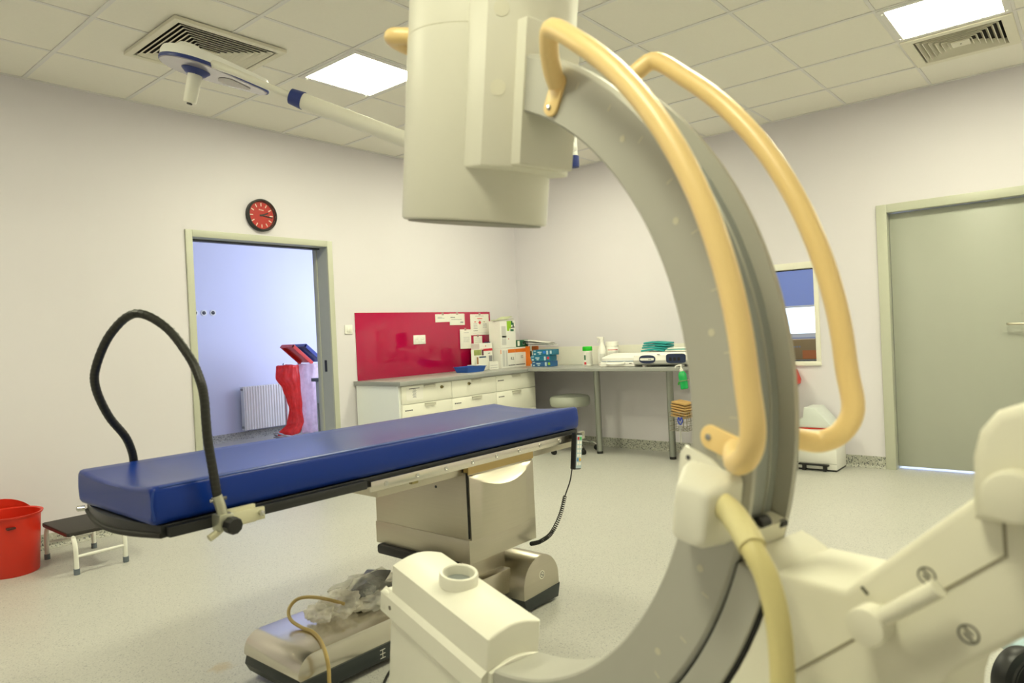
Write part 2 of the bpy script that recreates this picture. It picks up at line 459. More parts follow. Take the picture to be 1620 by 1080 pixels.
# window_1: control-room observation window in wall B
w1 = semp('window_1', (0, (WY0 + WY1) / 2, WZ0))
wf = .036
winm = mat('window_frame', (232, 230, 216), .45)
for a, b in (((WY0, WZ0), (WY1, WZ0 + wf)), ((WY0, WZ1 - .055), (WY1, WZ1)), ((WY0, WZ0 + wf), (WY0 + wf, WZ1 - .055)), ((WY1 - wf, WZ0 + wf), (WY1, WZ1 - .055))):
    box('frame', (-.018, a[0], a[1]), (WT * .6, b[0], b[1]), winm, w1, .003)
box('pane', (.05, WY0 + wf, WZ0 + wf), (.058, WY1 - wf, WZ1 - .055), glassmat('pane_glass', (.93, .96, .99)), w1)
box('gasket', (.044, WY0 + wf, WZ1 - .063), (.05, WY1 - wf, WZ1 - .055), black, w1)
box('gasket', (.044, WY0 + wf, WZ0 + wf), (.05, WY1 - wf, WZ0 + wf + .006), black, w1)

# control room behind window_1 and corridor behind door_2
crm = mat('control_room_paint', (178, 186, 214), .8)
bm = bm_box((WT, -5.35, 0), (3.2, -5.25, H)); bm_box((WT, -3.62, 0), (3.2, -3.52, H), bm=bm); bm_box((WT, -.5, 0), (3.2, -.4, H), bm=bm)
struct(emit_mesh('wall_side', bm, crm))
SX = 3.1
bm = bm_box((SX, -5.4, 0), (SX + .2, -3.3, H)); bm_box((SX, -1.2, 0), (SX + .2, -.4, H), bm=bm)
bm_box((SX, -3.3, 0), (SX + .2, -1.2, 1.0), bm=bm); bm_box((SX, -3.3, 2.3), (SX + .2, -1.2, H), bm=bm)
struct(emit_mesh('wall_control_room', bm, crm))
w2 = semp('window_2', (SX, -2.25, 1.0))
for a, b in (((-3.3, 1.0), (-1.2, 1.05)), ((-3.3, 2.25), (-1.2, 2.3)), ((-3.3, 1.05), (-3.24, 2.25)), ((-1.26, 1.05), (-1.2, 2.25)), ((-1.80, 1.05), (-1.74, 2.25))):
    box('frame', (SX + .04, a[0], a[1]), (SX + .1, b[0], b[1]), white, w2)
for a, b in ((-3.24, -1.80), (-1.74, -1.26)):
    box('pane', (SX + .07, a, 1.05), (SX + .075, b, 2.25), glassmat('pane_glass_clear', (1, 1, 1)), w2)
def cloth_translucent(name, rgb, mixf):
    m = bpy.data.materials.new(name); m.use_nodes = True
    nt = m.node_tree; b = nt.nodes['Principled BSDF']; out = nt.nodes['Material Output']
    c = (*lin([v / 255.0 for v in rgb]), 1); b.inputs['Base Color'].default_value = c; b.inputs['Roughness'].default_value = .85
    tl = nt.nodes.new('ShaderNodeBsdfTranslucent')
    tc = nt.nodes.new('ShaderNodeTexCoord'); wv = nt.nodes.new('ShaderNodeTexNoise'); wv.inputs['Scale'].default_value = 60
    nt.links.new(tc.outputs['Object'], wv.inputs['Vector'])
    mx = nt.nodes.new('ShaderNodeMix'); mx.data_type = 'RGBA'; mx.inputs[6].default_value = (*[v * .95 for v in c[:3]], 1); mx.inputs[7].default_value = c
    nt.links.new(wv.outputs[0], mx.inputs[0]); nt.links.new(mx.outputs[2], tl.inputs[0]); nt.links.new(mx.outputs[2], b.inputs['Base Color'])
    f = nt.nodes.new('ShaderNodeMixShader'); f.inputs[0].default_value = mixf
    nt.links.new(b.outputs[0], f.inputs[1]); nt.links.new(tl.outputs[0], f.inputs[2]); nt.links.new(f.outputs[0], out.inputs[0])
    return m
blindm = cloth_translucent('blue_blind', (172, 184, 218), .42)
bl = thing('roller_blind', 'blue roller blind half lowered over the far window, seen through the control-room pane', 'blind', (3.0, -2.25, 1.40))
box('fabric', (3.0, -3.45, 1.40), (3.006, -1.1, 2.42), blindm, bl)
cyl('bottom_bar', (3.003, -3.45, 1.395), (3.003, -1.1, 1.395), .012, white, bl)
cyl('roller', (3.003, -3.47, 2.45), (3.003, -1.08, 2.45), .03, white, bl)

# side room behind door_1
srm = mat('side_room_paint', (214, 216, 236), .75, var=.012, scale=3)
YB = 3.51
bm = bm_box((-5.6, YB, 0), (1.2, YB + .1, H)); bm_box((-5.7, WT, 0), (-5.6, YB + .1, H), bm=bm); bm_box((.6, WT, 0), (.7, YB, .6), bm=bm)
bm_box((.6, WT, 2.6), (.7, YB, H), bm=bm); bm_box((.6, WT, .6), (.7, .8, 2.6), bm=bm); bm_box((.6, 3.2, .6), (.7, YB, 2.6), bm=bm)
struct(emit_mesh('wall_side_room', bm, srm))
cvb = [(-y + 0, z) for y, z in []]
struct(prism('baseboard_side_room', [(YB, .10), (YB - .006, .10), (YB - .01, .02), (YB - .03, .0005), (YB, .0005)], 0, -5.6, .6, base_m))
w3 = semp('window_3', (.65, 2.0, .6))
for a, b in (((.8, .6), (3.2, .66)), ((.8, 2.54), (3.2, 2.6)), ((.8, .66), (.86, 2.54)), ((3.14, .66), (3.2, 2.54)), ((1.97, .66), (2.03, 2.54))):
    box('frame', (.61, a[0], a[1]), (.68, b[0], b[1]), white, w3)

# ------------------------------------------------------------------ ceiling lights and vents
panel_m = emitmat('panel_light', PANEL_COL, PANEL_E)
def clight(cx, cy, label):
    t = thing('ceiling_light', label, 'ceiling light', (cx, cy, H - .004), group='recessed ceiling light panels')
    bm = bmesh.new()
    o_, i_ = .295, .258
    for a, b in (((-o_, -o_), (o_, -i_)), ((-o_, i_), (o_, o_)), ((-o_, -i_), (-i_, i_)), ((i_, -i_), (o_, i_))):
        bm_box((cx + a[0], cy + a[1], H - .006), (cx + b[0], cy + b[1], H + .02), .002, 1, bm=bm)
    emit_mesh('frame', bm, grid_m, t)
    box('diffuser', (cx - i_, cy - i_, H - .002), (cx + i_, cy + i_, H + .012), panel_m, t)
    for sx, sy in ((-.24, -.275), (.24, -.275), (-.24, .275), (.24, .275)):
        lathe('clip', [(.007, 0), (.006, .004), (.001, .006)], white, t, (cx + sx, cy + sy, H - .006), (0, 0, -1), 8)
LL = ['square lit ceiling panel left of the tall detector, behind the lamp arm',
      'square lit ceiling panel at the top right beside the stepped air vent',
      'square lit ceiling panel hidden behind the tall detector near the room corner',
      'square lit ceiling panel above the C-shaped arm, outside the top of the photo',
      'square lit ceiling panel above the left wall, outside the top left of the photo',
      'square lit ceiling panel right above the camera',
      'square lit ceiling panel nearest the grey door on the right, outside the photo']
for (x, y), l in zip(LIGHT_CELLS, LL): clight(x, y, l)
ventm = mat('vent_white', (226, 222, 204), .45)
ventd = mat('vent_dark', (38, 32, 26), .8)
def vent(cx, cy, label, n, outer, inner0, inner1, zb, rise, run, zd):
    """square four-way diffuser: blades flare outwards going down"""
    t = thing('ceiling_vent', label, 'air vent', (cx, cy, zb))
    def sqring(bm, prof):
        rr = [[Vector((cx + sx * r, cy + sy * r, z)) for r, z in prof] for sx, sy in ((-1, -1), (1, -1), (1, 1), (-1, 1))]
        bm_rings(rr, closed=True, bm=bm)
    bm = bmesh.new(); sqring(bm, [(outer, zd), (outer, zb + .002), (outer - .004, zb), (inner0 + .006, zb), (inner0, zb + .004), (inner0, zd)])
    emit_mesh('frame', bm, ventm, t, 20)
    sp = (inner0 - inner1) / n
    for k in range(n):
        r = inner0 - sp * (k + .45)
        b2 = bmesh.new(); sqring(b2, [(r, zb + .001), (r - .0035, zb), (r - run, zb + rise), (r - run + .003, zb + rise + .001)])
        emit_mesh('louvre', b2, ventm, t, 20)
    box('centre_plate', (cx - inner1, cy - inner1, zb), (cx + inner1, cy + inner1, zb + .004), ventm, t)
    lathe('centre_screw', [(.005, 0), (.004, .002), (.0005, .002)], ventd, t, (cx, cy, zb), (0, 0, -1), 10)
    box('shade_plate', (cx - inner0, cy - inner0, zd - .0015), (cx + inner0, cy + inner0, zd), ventd, t)  # flat dark sheet, its colour stands in for the shade behind the louvres
    return t
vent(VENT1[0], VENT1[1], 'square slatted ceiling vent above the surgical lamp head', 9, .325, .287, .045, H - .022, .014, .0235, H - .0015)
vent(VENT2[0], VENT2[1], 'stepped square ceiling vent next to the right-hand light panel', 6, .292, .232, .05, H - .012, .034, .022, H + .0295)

# ------------------------------------------------------------------ clock, switch
t = thing('wall_clock', 'round red wall clock with black rim above the doorway', 'clock', (-3.157, -.02, 2.12))
cc = Vector((-3.157, 0, 2.246))
lathe('rim', [(.127, 0), (.127, .036), (.122, .042), (.114, .042), (.110, .030), (.106, .012), (.001, .012)], blackp, t, cc, (0, -1, 0), 48)
lathe('dial', [(.108, .0125), (.108, .015), (.001, .015)], mat('clock_red', (206, 44, 40), .45), t, cc, (0, -1, 0), 48)
markm = mat('clock_mark', (248, 236, 220), .5)
for k in range(12):
    a = k * PI / 6
    b = bm_box((-.0042, -.0165, .072), (.0042, -.015, .098)); b.transform(Matrix.Translation(cc) @ Matrix.Rotation(a, 4, 'Y')); emit_mesh('hour_mark', b, markm, t)
for nm, ang, ln, w in (('hour_hand', math.radians(70), .062, .005), ('minute_hand', math.radians(98), .094, .004)):
    b = bm_box((-w, -.020, -.016), (w, -.0175, ln)); b.transform(Matrix.Translation(cc) @ Matrix.Rotation(ang, 4, 'Y')); emit_mesh(nm, b, blackp, t)
lathe('hub', [(.008, .015), (.008, .022), (.001, .022)], blackp, t, cc, (0, -1, 0), 12)
for k, w in enumerate((.008, .006, .007, .009, .006)):
    b = bm_box((cc.x - .02 + k * .009, -.0165, cc.z + .040 - k * .001), (cc.x - .02 + k * .009 + w * .8, -.0155, cc.z + .049 - k * .001)); emit_mesh('lettering', b, markm, t)
lathe('cover_glass', [(.109, .036), (.109, .038), (.001, .038)], glassmat('pane_glass_clear'), t, cc, (0, -1, 0), 48)

t = thing('light_switch', 'small square white light switch between doorway and red panel', 'switch', (-2.362, -.005, 1.28))
box('plate', (-2.402, -.010, 1.279), (-2.322, 0, 1.359), white, t, .003)
box('rocker', (-2.385, -.015, 1.296), (-2.339, -.009, 1.342), white, t, .002)

# ------------------------------------------------------------------ counter, cabinets, desk
ZT = .857
CF = -.607
CX = [-2.303, -1.715, -1.113, -.507]
names = ['leftmost white drawer cabinet with a paper list on its top drawer', 'middle white drawer cabinet with a key lock in its top drawer', 'white drawer cabinet nearest the room corner, without locks']
sidem = mat('cabinet_side', (240, 244, 242), .4, var=.01)
for k in range(3):
    x0, x1 = CX[k], CX[k + 1]
    t = thing('drawer_cabinet', names[k], 'cabinet', ((x0 + x1) / 2, -.3, 0), group='white drawer cabinets under the counter')
    box('body', (x0 - (.018 if k == 0 else 0), -.585, .08), (x1, -.02, ZT - .037), sidem, t)
    box('plinth', (x0, -.54, 0), (x1, -.05, .08), greytop, t)
    for (z0, z1) in ((.662, .816), (.458, .658), (.09, .454)):
        d = box('drawer_front', (x0 + .002, CF, z0), (x1 - .002, -.586, z1), whitel, t, .0015)
        xm = (x0 + x1) / 2 + .02
        if k == 0: xm = x0 + .315
        if k == 2: xm = x0 + .30
        bm_h = bm_box((xm - .065, CF - .010, z1 - .012), (xm + .065, CF + .001, z1 - .008)); bm_box((xm - .065, CF - .010, z1 - .03), (xm + .065, CF - .007, z1 - .008), bm=bm_h)
        emit_mesh('pull', bm_h, mat('pull_metal', (214, 212, 196), .45, metal=.2), d)
        if z0 > .6 and k < 2:
            xl = x0 + (.46 if k == 0 else .22)
            cyl('lock', (xl, CF, .775), (xl, CF - .012, .775), .014, mat('brass_lock', (150, 140, 96), .35, metal=.9), d, seg=16)
            box('key', (xl + .001, CF - .03, .770), (xl + .004, CF - .010, .783), chrome, d)
        if k == 0 and z0 > .6:
            box('paper_label', (x0 + .05, CF - .0012, .69), (x0 + .24, CF, .80), paper, d)
            for q in range(8): box('text_line', (x0 + .125 - .004 * (q % 3), CF - .0018, .775 - q * .009), (x0 + .155 + .006 * (q % 2), CF - .0012, .779 - q * .009), inkl, d)
            box('text_line', (x0 + .08, CF - .0018, .786), (x0 + .20, CF - .0012, .792), ink, d)
        elif not (k == 1 and z0 > .6):
            for q in range(4): box('text_line', (x0 + .03 + q * .022, CF - .001, z1 - .055), (x0 + .03 + q * .022 + .016, CF, z1 - .045), ink, d)
tag(box('worktop', (-2.335, -.632, ZT - .037), (-.002, -.002, ZT), greytop, None, .003), 'grey laminate worktop running over the white drawer cabinets below the red panel', 'worktop')
t = thing('desk', 'grey desk along the right wall on tall round silver legs', 'desk', (-.33, -1.5, 0))
DX, DY = -.655, -2.33
poly = [(-.002, -.635), (DX, -.635), (DX, DY + .04), (DX + .04, DY), (-.002, DY)]
prism('desk_top', poly, 2, ZT - .03, ZT, greytop, t, .002)
legm = mat('leg_silver', (160, 164, 158), .3, metal=.9)
for x, y in ((-.385, -1.285), (-.35, -2.055)):
    lg = cyl('leg', (x, y, .025), (x, y, ZT - .038), .031, legm, t, seg=24)
    cyl('foot', (x, y, .0005), (x, y, .025), .030, black, lg, seg=24)
    cyl('flange', (x, y, ZT - .038), (x, y, ZT - .03), .05, legm, lg, seg=24)
for y in (-1.05, -1.95):
    box('wall_bracket', (-.30, y - .015, ZT - .06), (-.002, y + .015, ZT - .03), white, t)
# backsplash strip on wall B
tag(box('backsplash', (-.006, -2.33, ZT), (-.0005, -.02, 1.05), mat('backsplash_cream', (232, 230, 218), .35), None), 'low pale splash panel on the right wall behind the desk', 'splash panel')

# red glass splash panel with socket and papers
t = thing('glass_panel', 'glossy crimson glass panel on the wall above the counter', 'wall panel', (-1.4, -.004, ZT))
redglass = mat('crimson_glass', (174, 12, 66), .06, var=.01, spec=.7)
box('panel', (-2.288, -.009, ZT), (-.492, -.0005, 1.466), redglass, t, .001)
t = thing('double_socket', 'white double wall socket on the crimson glass panel', 'socket', (-1.537, -.012, 1.155))
box('plate', (-1.615, -.017, 1.156), (-1.459, -.0092, 1.244), white, t, .003)
for x in (-1.575, -1.499):
    lathe('outlet', [(.027, 0), (.025, .004), (.020, .004), (.018, .001), (.001, .001)], white, t, (x, -.017, 1.2), (0, -1, 0), 24)
    for dx in (-.0095, .0095):
        lathe('pin_hole', [(.003, 0), (.003, .0006), (.0001, .0006)], black, t, (x + dx, -.0182, 1.2), (0, -1, 0), 8)
def sheet(label, x0, x1, z0, z1, lines, y=-.0115, tilt=0.0, cat='paper', tape=True):
    t = thing('paper_sheet', label, cat, ((x0 + x1) / 2, y, z0), group='papers taped to the red panel')
    XF.append(Matrix.Translation(((x0 + x1) / 2, y, (z0 + z1) / 2)) @ Matrix.Rotation(tilt, 4, 'Y'))
    w, h = (x1 - x0) / 2, (z1 - z0) / 2
    box('sheet', (-w, -.0008, -h), (w, .0008, h), paper, t)
    for fx0, fx1, fz, fh, mm in lines:
        box('print', (-w + 2 * w * fx0, -.0013, h - 2 * h * (fz + fh)), (-w + 2 * w * fx1, -.0009, h - 2 * h * fz), mm, t)
    if tape: box('tape', (-.014, -.0014, h - .012), (.014, -.0010, h + .014), veil('tape', (250, 240, 236), .30), t)
    XF.pop()
    return t
sheet('wide blank note at the upper left of the papers on the red panel', -1.311, -1.100, 1.366, 1.446, [(.15, .45, .35, .06, inkl), (.15, .6, .5, .05, inkl)], tilt=-.01)
sheet('note overlapping the right end of the wide note on the red panel', -1.112, -.895, 1.332, 1.449, [(.05, .35, .3, .06, ink), (.1, .8, .5, .04, inkl), (.7, .9, .7, .12, inkl)], y=-.0145, tilt=.01)
L = [(.28, .72, .08, .018, ink), (.36, .64, .19, .035, redink), (.4, .62, .27, .015, inkl), (.2, .3, .35, .035, redink), (.70, .78, .35, .035, mat('olive_ink', (150, 140, 60), .8)), (.34, .44, .366, .006, ink), (.56, .66, .366, .006, ink)]
for q in range(5): L += [(.16, .36, .45 + q * .075, .02, inkl), (.66, .88, .45 + q * .06, .02, inkl)] if q < 4 else [(.14, .38, .78, .02, ink)]
L += [(.1, .85, .90, .008, inkl)]
ch = sheet('large flow chart with red diamond at the right end of the red panel', -.806, -.517, 1.219, 1.441, L)
b = bm_box((-.016, -.0013, -.016), (.016, -.0009, .016)); b.transform(Matrix.Translation((-.662, -.0115, 1.352)) @ Matrix.Rotation(PI / 4, 4, 'Y')); emit_mesh('diamond', b, redink, ch)
sheet('tall folded leaflet hanging below the notes on the red panel', -.978, -.815, 1.083, 1.284, [(.35, .8, .16, .02, inkl)] + [(.3, .85, .4 + q * .06, .012, inkl) for q in range(5)], y=-.018, tilt=.02)
sheet('small white slip below the flow chart on the red panel', -.768, -.636, 1.094, 1.209, [(.15, .8, .2 + q * .18, .02, inkl) for q in range(3)])

# ------------------------------------------------------------------ clutter on the counter
trayb = mat('tray_blue', (44, 98, 190), .4)
t = thing('tray', 'shallow bright blue plastic tray on the counter', 'tray', (-1.155, -.31, ZT))
bm = bmesh.new()
o0 = [(-.115, -.075), (.115, -.075), (.115, .075), (-.115, .075)]
ring = lambda s, dz, k=0: [Vector((-1.155 + x * s + (k if x > 0 else -k), -.31 + y * s + (k if y > 0 else -k), ZT + dz)) for x, y in o0]
bm_rings([ring(1, .0), ring(1.0, .052, .018), ring(1.0, .052, .024), ring(1.0, .056, .024), ring(1.0, .056, .014), ring(.97, .004, 0)], bm=bm)
emit_mesh('body', bm, trayb, t)
tag(box('leaflet', (-1.12, -.36, ZT + .060), (-.95, -.24, ZT + .066), paper, None), 'loose white leaflets lying across the right end of the blue tray', 'leaflet')
def carton(name, label, cat, a, b, m, rot=0.0, prints=(), group=None):
    """box thing standing at a..b with printed patches on its front faces: (face, u0,u1,v0,v1, mat)"""
    cx, cy = (a[0] + b[0]) / 2, (a[1] + b[1]) / 2
    t = thing(name, label, cat, (cx, cy, a[2]), group=group)
    XF.append(Matrix.Translation((cx, cy, a[2])) @ Matrix.Rotation(rot, 4, 'Z'))
    w, d, h = (b[0] - a[0]) / 2, (b[1] - a[1]) / 2, b[2] - a[2]
    box('carton', (-w, -d, 0), (w, d, h), m, t, .0012, 1)
    for f, u0, u1, v0, v1, mm in prints:
        if f == 'y': box('print', (-w + 2 * w * u0, -d - .0006, h * v0), (-w + 2 * w * u1, -d + .0004, h * v1), mm, t)
        else: box('print', (-w - .0006, d - 2 * d * u0, h * v0), (-w + .0004, d - 2 * d * u1, h * v1), mm, t)
    XF.pop()
    return t
orange = mat('orange_print', (228, 120, 30), .5); teal = mat('glove_teal', (30, 116, 148), .45); blue2 = mat('glove_blue', (40, 96, 150), .45)
green = mat('green_print', (150, 200, 40), .5); dkgreen = mat('dark_green', (24, 92, 60), .5); pinkp = mat('pink_print', (240, 90, 80), .5)
photo = mat('photo_print', (150, 160, 90), .5, var=.5, scale=30); tealp = mat('teal_print', (20, 70, 110), .5)
navyc = mat('navy_print', (28, 34, 84), .5)
carton('brochure', 'white brochure with a green photo standing behind the blue tray', 'brochure', (-1.03, -.215, ZT), (-.84, -.207, ZT + .215), paper, 0.05, [('y', .2, .82, .72, .98, photo), ('y', .85, 1.0, .7, .98, mat('maroon_print', (90, 20, 40), .5))])
carton('brochure', 'pale brochure with a dark blue stripe leaning in front of the photo brochure', 'brochure', (-.99, -.25, ZT), (-.80, -.242, ZT + .145), paper, .03, [('y', .2, .75, .88, .98, tealp), ('y', .0, .12, .2, .95, mat('brown_print', (140, 100, 60), .5))])
carton('card', 'small white card standing next to the blue tray', 'card', (-.85, -.30, ZT), (-.72, -.292, ZT + .085), paper, -.05, [('y', .1, .9, .2, .24, inkl), ('y', .1, .9, .5, .54, inkl)])
carton('carton', 'white carton with a red band standing below the small slip', 'box', (-.875, -.19, ZT), (-.678, -.07, ZT + .275), white, 0.0, [('y', 0, 1, .70, .79, redink), ('y', .45, .5, .86, .92, redink), ('y', .62, .96, .3, .52, inkl), ('y', .6, 1.0, .08, .15, pinkp), ('y', .63, .8, .6, .62, ink)])
carton('folder', 'thin navy folder standing at the right of the red banded carton', 'folder', (-.672, -.14, ZT), (-.650, -.07, ZT + .285), navyc, 0, [])
carton('carton', 'tall white carton with lime green arc standing on the orange banded cartons', 'box', (-.62, -.26, ZT + .215), (-.37, -.10, ZT + .50), white, 0, [('y', .44, .60, .62, .99, green), ('y', .60, .72, .70, .99, green), ('y', .72, .82, .84, .99, dkgreen), ('y', .82, .90, .76, .92, dkgreen), ('y', .66, .88, .60, .68, dkgreen), ('y', .78, .98, .70, .80, white), ('y', .72, .95, .73, .77, ink), ('y', .08, .36, .1, .8, mat('grey_print', (208, 208, 204), .6)), ('y', .1, .38, .38, .44, ink), ('y', .5, .54, .3, .34, redink)])
t = thing('leaflet_pile', 'crumpled leaflets lying on top of the tall lime green carton', 'papers', (-.5, -.18, ZT + .50))
for k in range(4):
    b = bm_box((-.12, -.06, 0), (.12, .06, .004)); b.transform(Matrix.Translation((-.51 + .02 * k, -.18, ZT + .502 + .010 * k)) @ Matrix.Rotation(.25 * (k - 1), 4, 'Z') @ Matrix.Rotation(-.04 * k, 4, 'Y'))
    emit_mesh('leaflet', b, [paper, photo, paper, mat('pale_green_paper', (206, 214, 170), .7)][k], t)
ob = carton('carton', 'left of two white cartons with orange bands, marked 8.2', 'box', (-.64, -.27, ZT), (-.405, -.08, ZT + .212), white, 0, [('y', .50, 1, .74, .92, orange), ('y', 0, .04, .72, .92, orange), ('y', .12, .28, .08, .88, mat('grey_print', (208, 208, 204), .6)), ('y', .34, .46, .08, .88, MATS['grey_print']), ('y', .5, .98, .10, .14, ink)])
text_mesh('lettering', '8.2', .042, on_negy(-.455, -.2712, ZT + .095), ink, ob)
ob = carton('carton', 'right of two white cartons with orange bands, marked 12', 'box', (-.402, -.27, ZT), (-.225, -.08, ZT + .212), white, 0, [('y', 0, 1, .74, .92, orange), ('y', .02, .9, .10, .14, ink)])
text_mesh('lettering', '12', .042, on_negy(-.295, -.2712, ZT + .105), ink, ob)
carton('carton', 'orange and white carton between the banded cartons and the blue glove boxes', 'box', (-.222, -.33, ZT), (-.07, -.12, ZT + .215), orange, 0, [('y', .0, .5, .45, .75, white), ('y', .0, .35, .0, .1, white), ('y', .0, .2, .4, 1, white)])
t = thing('ring_binder', 'dark green ring binder lying on the orange banded cartons', 'binder', (-.28, -.19, ZT + .213))
box('cover', (-.366, -.275, ZT + .214), (-.175, -.05, ZT + .287), dkgreen, t, .003)
lathe('finger_hole', [(.017, 0), (.017, .001), (.011, .001), (.011, .0006), (.001, .0006)], chrome, t, (-.262, -.2755, ZT + .25), (0, -1, 0), 20)
lathe('hole', [(.011, 0), (.011, .0012), (.0001, .0012)], black, t, (-.262, -.2758, ZT + .25), (0, -1, 0), 16)
box('spine_label', (-.364, -.2762, ZT + .226), (-.328, -.2752, ZT + .278), paper, t)
t = thing('paper_stack', 'loose grey papers fanned out over the binder and glove boxes', 'papers', (-.13, -.36, ZT + .262))
for k in range(5):
    b = bm_box((-.07, -.15, 0), (.07, .15, .004)); b.transform(Matrix.Translation((-.165, -.44 - .012 * (2 - k), ZT + .2165 + .011 * k)) @ Matrix.Rotation(.03 * k, 4, 'Z') @ Matrix.Rotation(.03 * k, 4, 'X'))
    emit_mesh('sheet', b, [paper, mat('grey_paper', (120, 122, 124), .7), paper, MATS.get('grey_paper') or paper, paper][k], t)
gl = [('bottom glove box of the stack, steel blue with a lime square', blue2, green, -.32, -.475), ('middle glove box of the stack, teal blue with a red square', teal, redink, -.325, -.468), ('top glove box of the stack, teal blue with a bright blue patch', teal, mat('bright_blue', (30, 120, 220), .5), -.315, -.492)]
wtx = mat('white_print', (190, 214, 222), .6)
for k, (lb, m, acc, x, y) in enumerate(gl):
    z = ZT + .001 + k * .0595
    pr = [('x', .04, .16, .7, .85, wtx), ('x', .05, .15, .1, .35, wtx), ('x', .24, .46, .45, .65, wtx), ('x', .3, .42, .15, .35, wtx)]
    pr += [('x', .86, .97, .3, .75, acc)] if k < 2 else [('x', .52, .66, .3, .75, acc), ('x', .88, .97, .25, .8, wtx)]
    pr += [('x', .70, .79, .1, .8, wtx)]
    carton('glove_box', lb, 'glove box', (x - .06, y - .25, z), (x + .06, y, z + .058), m, 0.02 * (k - 1), pr, group='glove boxes stacked in the corner')

# bottles
t = thing('wipes_tub', 'white round tub with a bright green lid on the desk', 'tub', (-.26, -1.105, ZT))
bc = (-.26, -1.105, ZT)
lathe('body', [(.046, 0), (.049, .004), (.049, .148), (.046, .152)], white, t, bc)
lathe('lid', [(.049, .152), (.0505, .155), (.0505, .185), (.046, .196), (.001, .197)], mat('green_lid', (30, 190, 30), .4), t, bc)
def band(nm, z0, z1, a0, a1, r, m, parent, c):
    bm = bmesh.new(); n = 10
    rows = []
    for k in range(n + 1):
        a = a0 + (a1 - a0) * k / n
        rows.append([Vector((c[0] + math.cos(a) * rr, c[1] + math.sin(a) * rr, c[2] + z)) for rr, z in ((r, z0), (r, z1), (r - .001, z1), (r - .001, z0))])
    bm_rings(rows, bm=bm); emit_mesh(nm, bm, m, parent)
band('label', .02, .14, math.radians(195), math.radians(265), .0496, mat('label_grey', (214, 214, 208), .5), t, bc)
band('label', .06, .11, math.radians(168), math.radians(190), .0497, dkgreen, t, bc)
band('label', .015, .04, math.radians(165), math.radians(195), .0497, redink, t, bc)
t = thing('spray_bottle', 'white trigger spray bottle beside the white tub with red band', 'bottle', (-.28, -1.295, ZT))
bc = (-.28, -1.295, ZT)
lathe('body', [(.040, 0), (.044, .006), (.044, .13), (.040, .16), (.026, .20), (.017, .225), (.015, .235)], white, t, bc)
lathe('collar', [(.019, .232), (.019, .252), (.012, .255)], white, t, bc)
prism('trigger_head', [(-1.285, ZT + .252), (-1.31, ZT + .252), (-1.32, ZT + .275), (-1.31, ZT + .286), (-1.245, ZT + .288), (-1.24, ZT + .276), (-1.275, ZT + .27)], 0, -.29, -.27, white, t, .003)
tube('trigger', [(-.28, -1.262, ZT + .272), (-.28, -1.255, ZT + .25), (-.28, -1.243, ZT + .232)], .005, white, t)
band('label', .03, .034, math.radians(170), math.radians(260), .0445, ink, t, bc)
band('label', .055, .12, math.radians(175), math.radians(250), .0444, MATS['label_grey'], t, bc)
band('label', .012, .018, math.radians(170), math.radians(240), .0445, redink, t, bc)
t = thing('wipes_tub', 'plain white tub with a thin red band behind the spray bottle', 'tub', (-.16, -1.335, ZT))
bc = (-.16, -1.335, ZT)
lathe('body', [(.062, 0), (.066, .005), (.066, .180), (.063, .185)], white, t, bc)
lathe('lid', [(.064, .186), (.067, .19), (.067, .225), (.062, .235), (.001, .236)], white, t, bc)
band('label', .150, .157, math.radians(172), math.radians(265), .0667, redink, t, bc)
band('label', .05, .14, math.radians(180), math.radians(255), .0666, MATS['label_grey'], t, bc)

# devices on the desk
t = thing('flatbed_unit', 'low white case with a curved front handle on the desk', 'medical device', (-.38, -1.56, ZT))
prism('lower_case', [(-.47, ZT + .004), (-.47, ZT + .035), (-.455, ZT + .048), (-.235, ZT + .052), (-.235, ZT + .004)], 1, -1.765, -1.385, white, t, .006)
prism('lid', [(-.455, ZT + .053), (-.455, ZT + .082), (-.44, ZT + .09), (-.25, ZT + .122), (-.235, ZT + .112), (-.235, ZT + .053)], 1, -1.76, -1.395, white, t, .006)
box('seam_strip', (-.462, -1.745, ZT + .050), (-.24, -1.40, ZT + .055), mat('seam_blue', (140, 160, 190), .5), t)
tube('carry_handle', [(-.468, -1.46, ZT + .042), (-.495, -1.49, ZT + .03), (-.498, -1.56, ZT + .024), (-.495, -1.63, ZT + .03), (-.468, -1.66, ZT + .042)], .012, white, t)
box('latch', (-.474, -1.735, ZT + .03), (-.466, -1.71, ZT + .036), blackp, t)
t = thing('electrosurgical_unit', 'white device with a dark oval window and navy socket panel on the desk', 'medical device', (-.36, -2.05, ZT))
prism('case', [(-.50, ZT + .03), (-.515, ZT + .06), (-.505, ZT + .105), (-.47, ZT + .128), (-.10, ZT + .132), (-.08, ZT + .10), (-.08, ZT + .02), (-.46, ZT + .015)], 1, -2.34, -1.775, white, t, .012, 3)
def oval(nm, y, z, ry, rz, x, m, th=.004, pw=2.6):
    pts = []
    for k in range(28):
        a = 2 * PI * k / 28; c, s = math.cos(a), math.sin(a)
        pts.append((y + math.copysign(abs(c) ** (2 / pw), c) * ry, z + math.copysign(abs(s) ** (2 / pw), s) * rz))
    return prism(nm, pts, 0, x - th, x + th, m, t)
navyd = mat('navy_dark', (36, 48, 78), .3)
oval('oval_window', -1.925, ZT + .070, .082, .038, -.514, navyd)
oval('name_plate', -1.925, ZT + .070, .070, .011, -.5195, white, .002, 6)
for q in range(4): box('lettering', (-.5225, -1.94 - q * .008, ZT + .066), (-.5215, -1.945 - q * .008, ZT + .073), ink, t)
oval('socket_panel', -2.21, ZT + .075, .095, .042, -.513, navyd, .004, 5)
for y in (-2.16, -2.20, -2.24): box('socket', (-.520, y - .012, ZT + .055), (-.516, y + .012, ZT + .085), black, t)
box('slot', (-.512, -2.05, ZT + .110), (-.505, -2.025, ZT + .114), black, t)
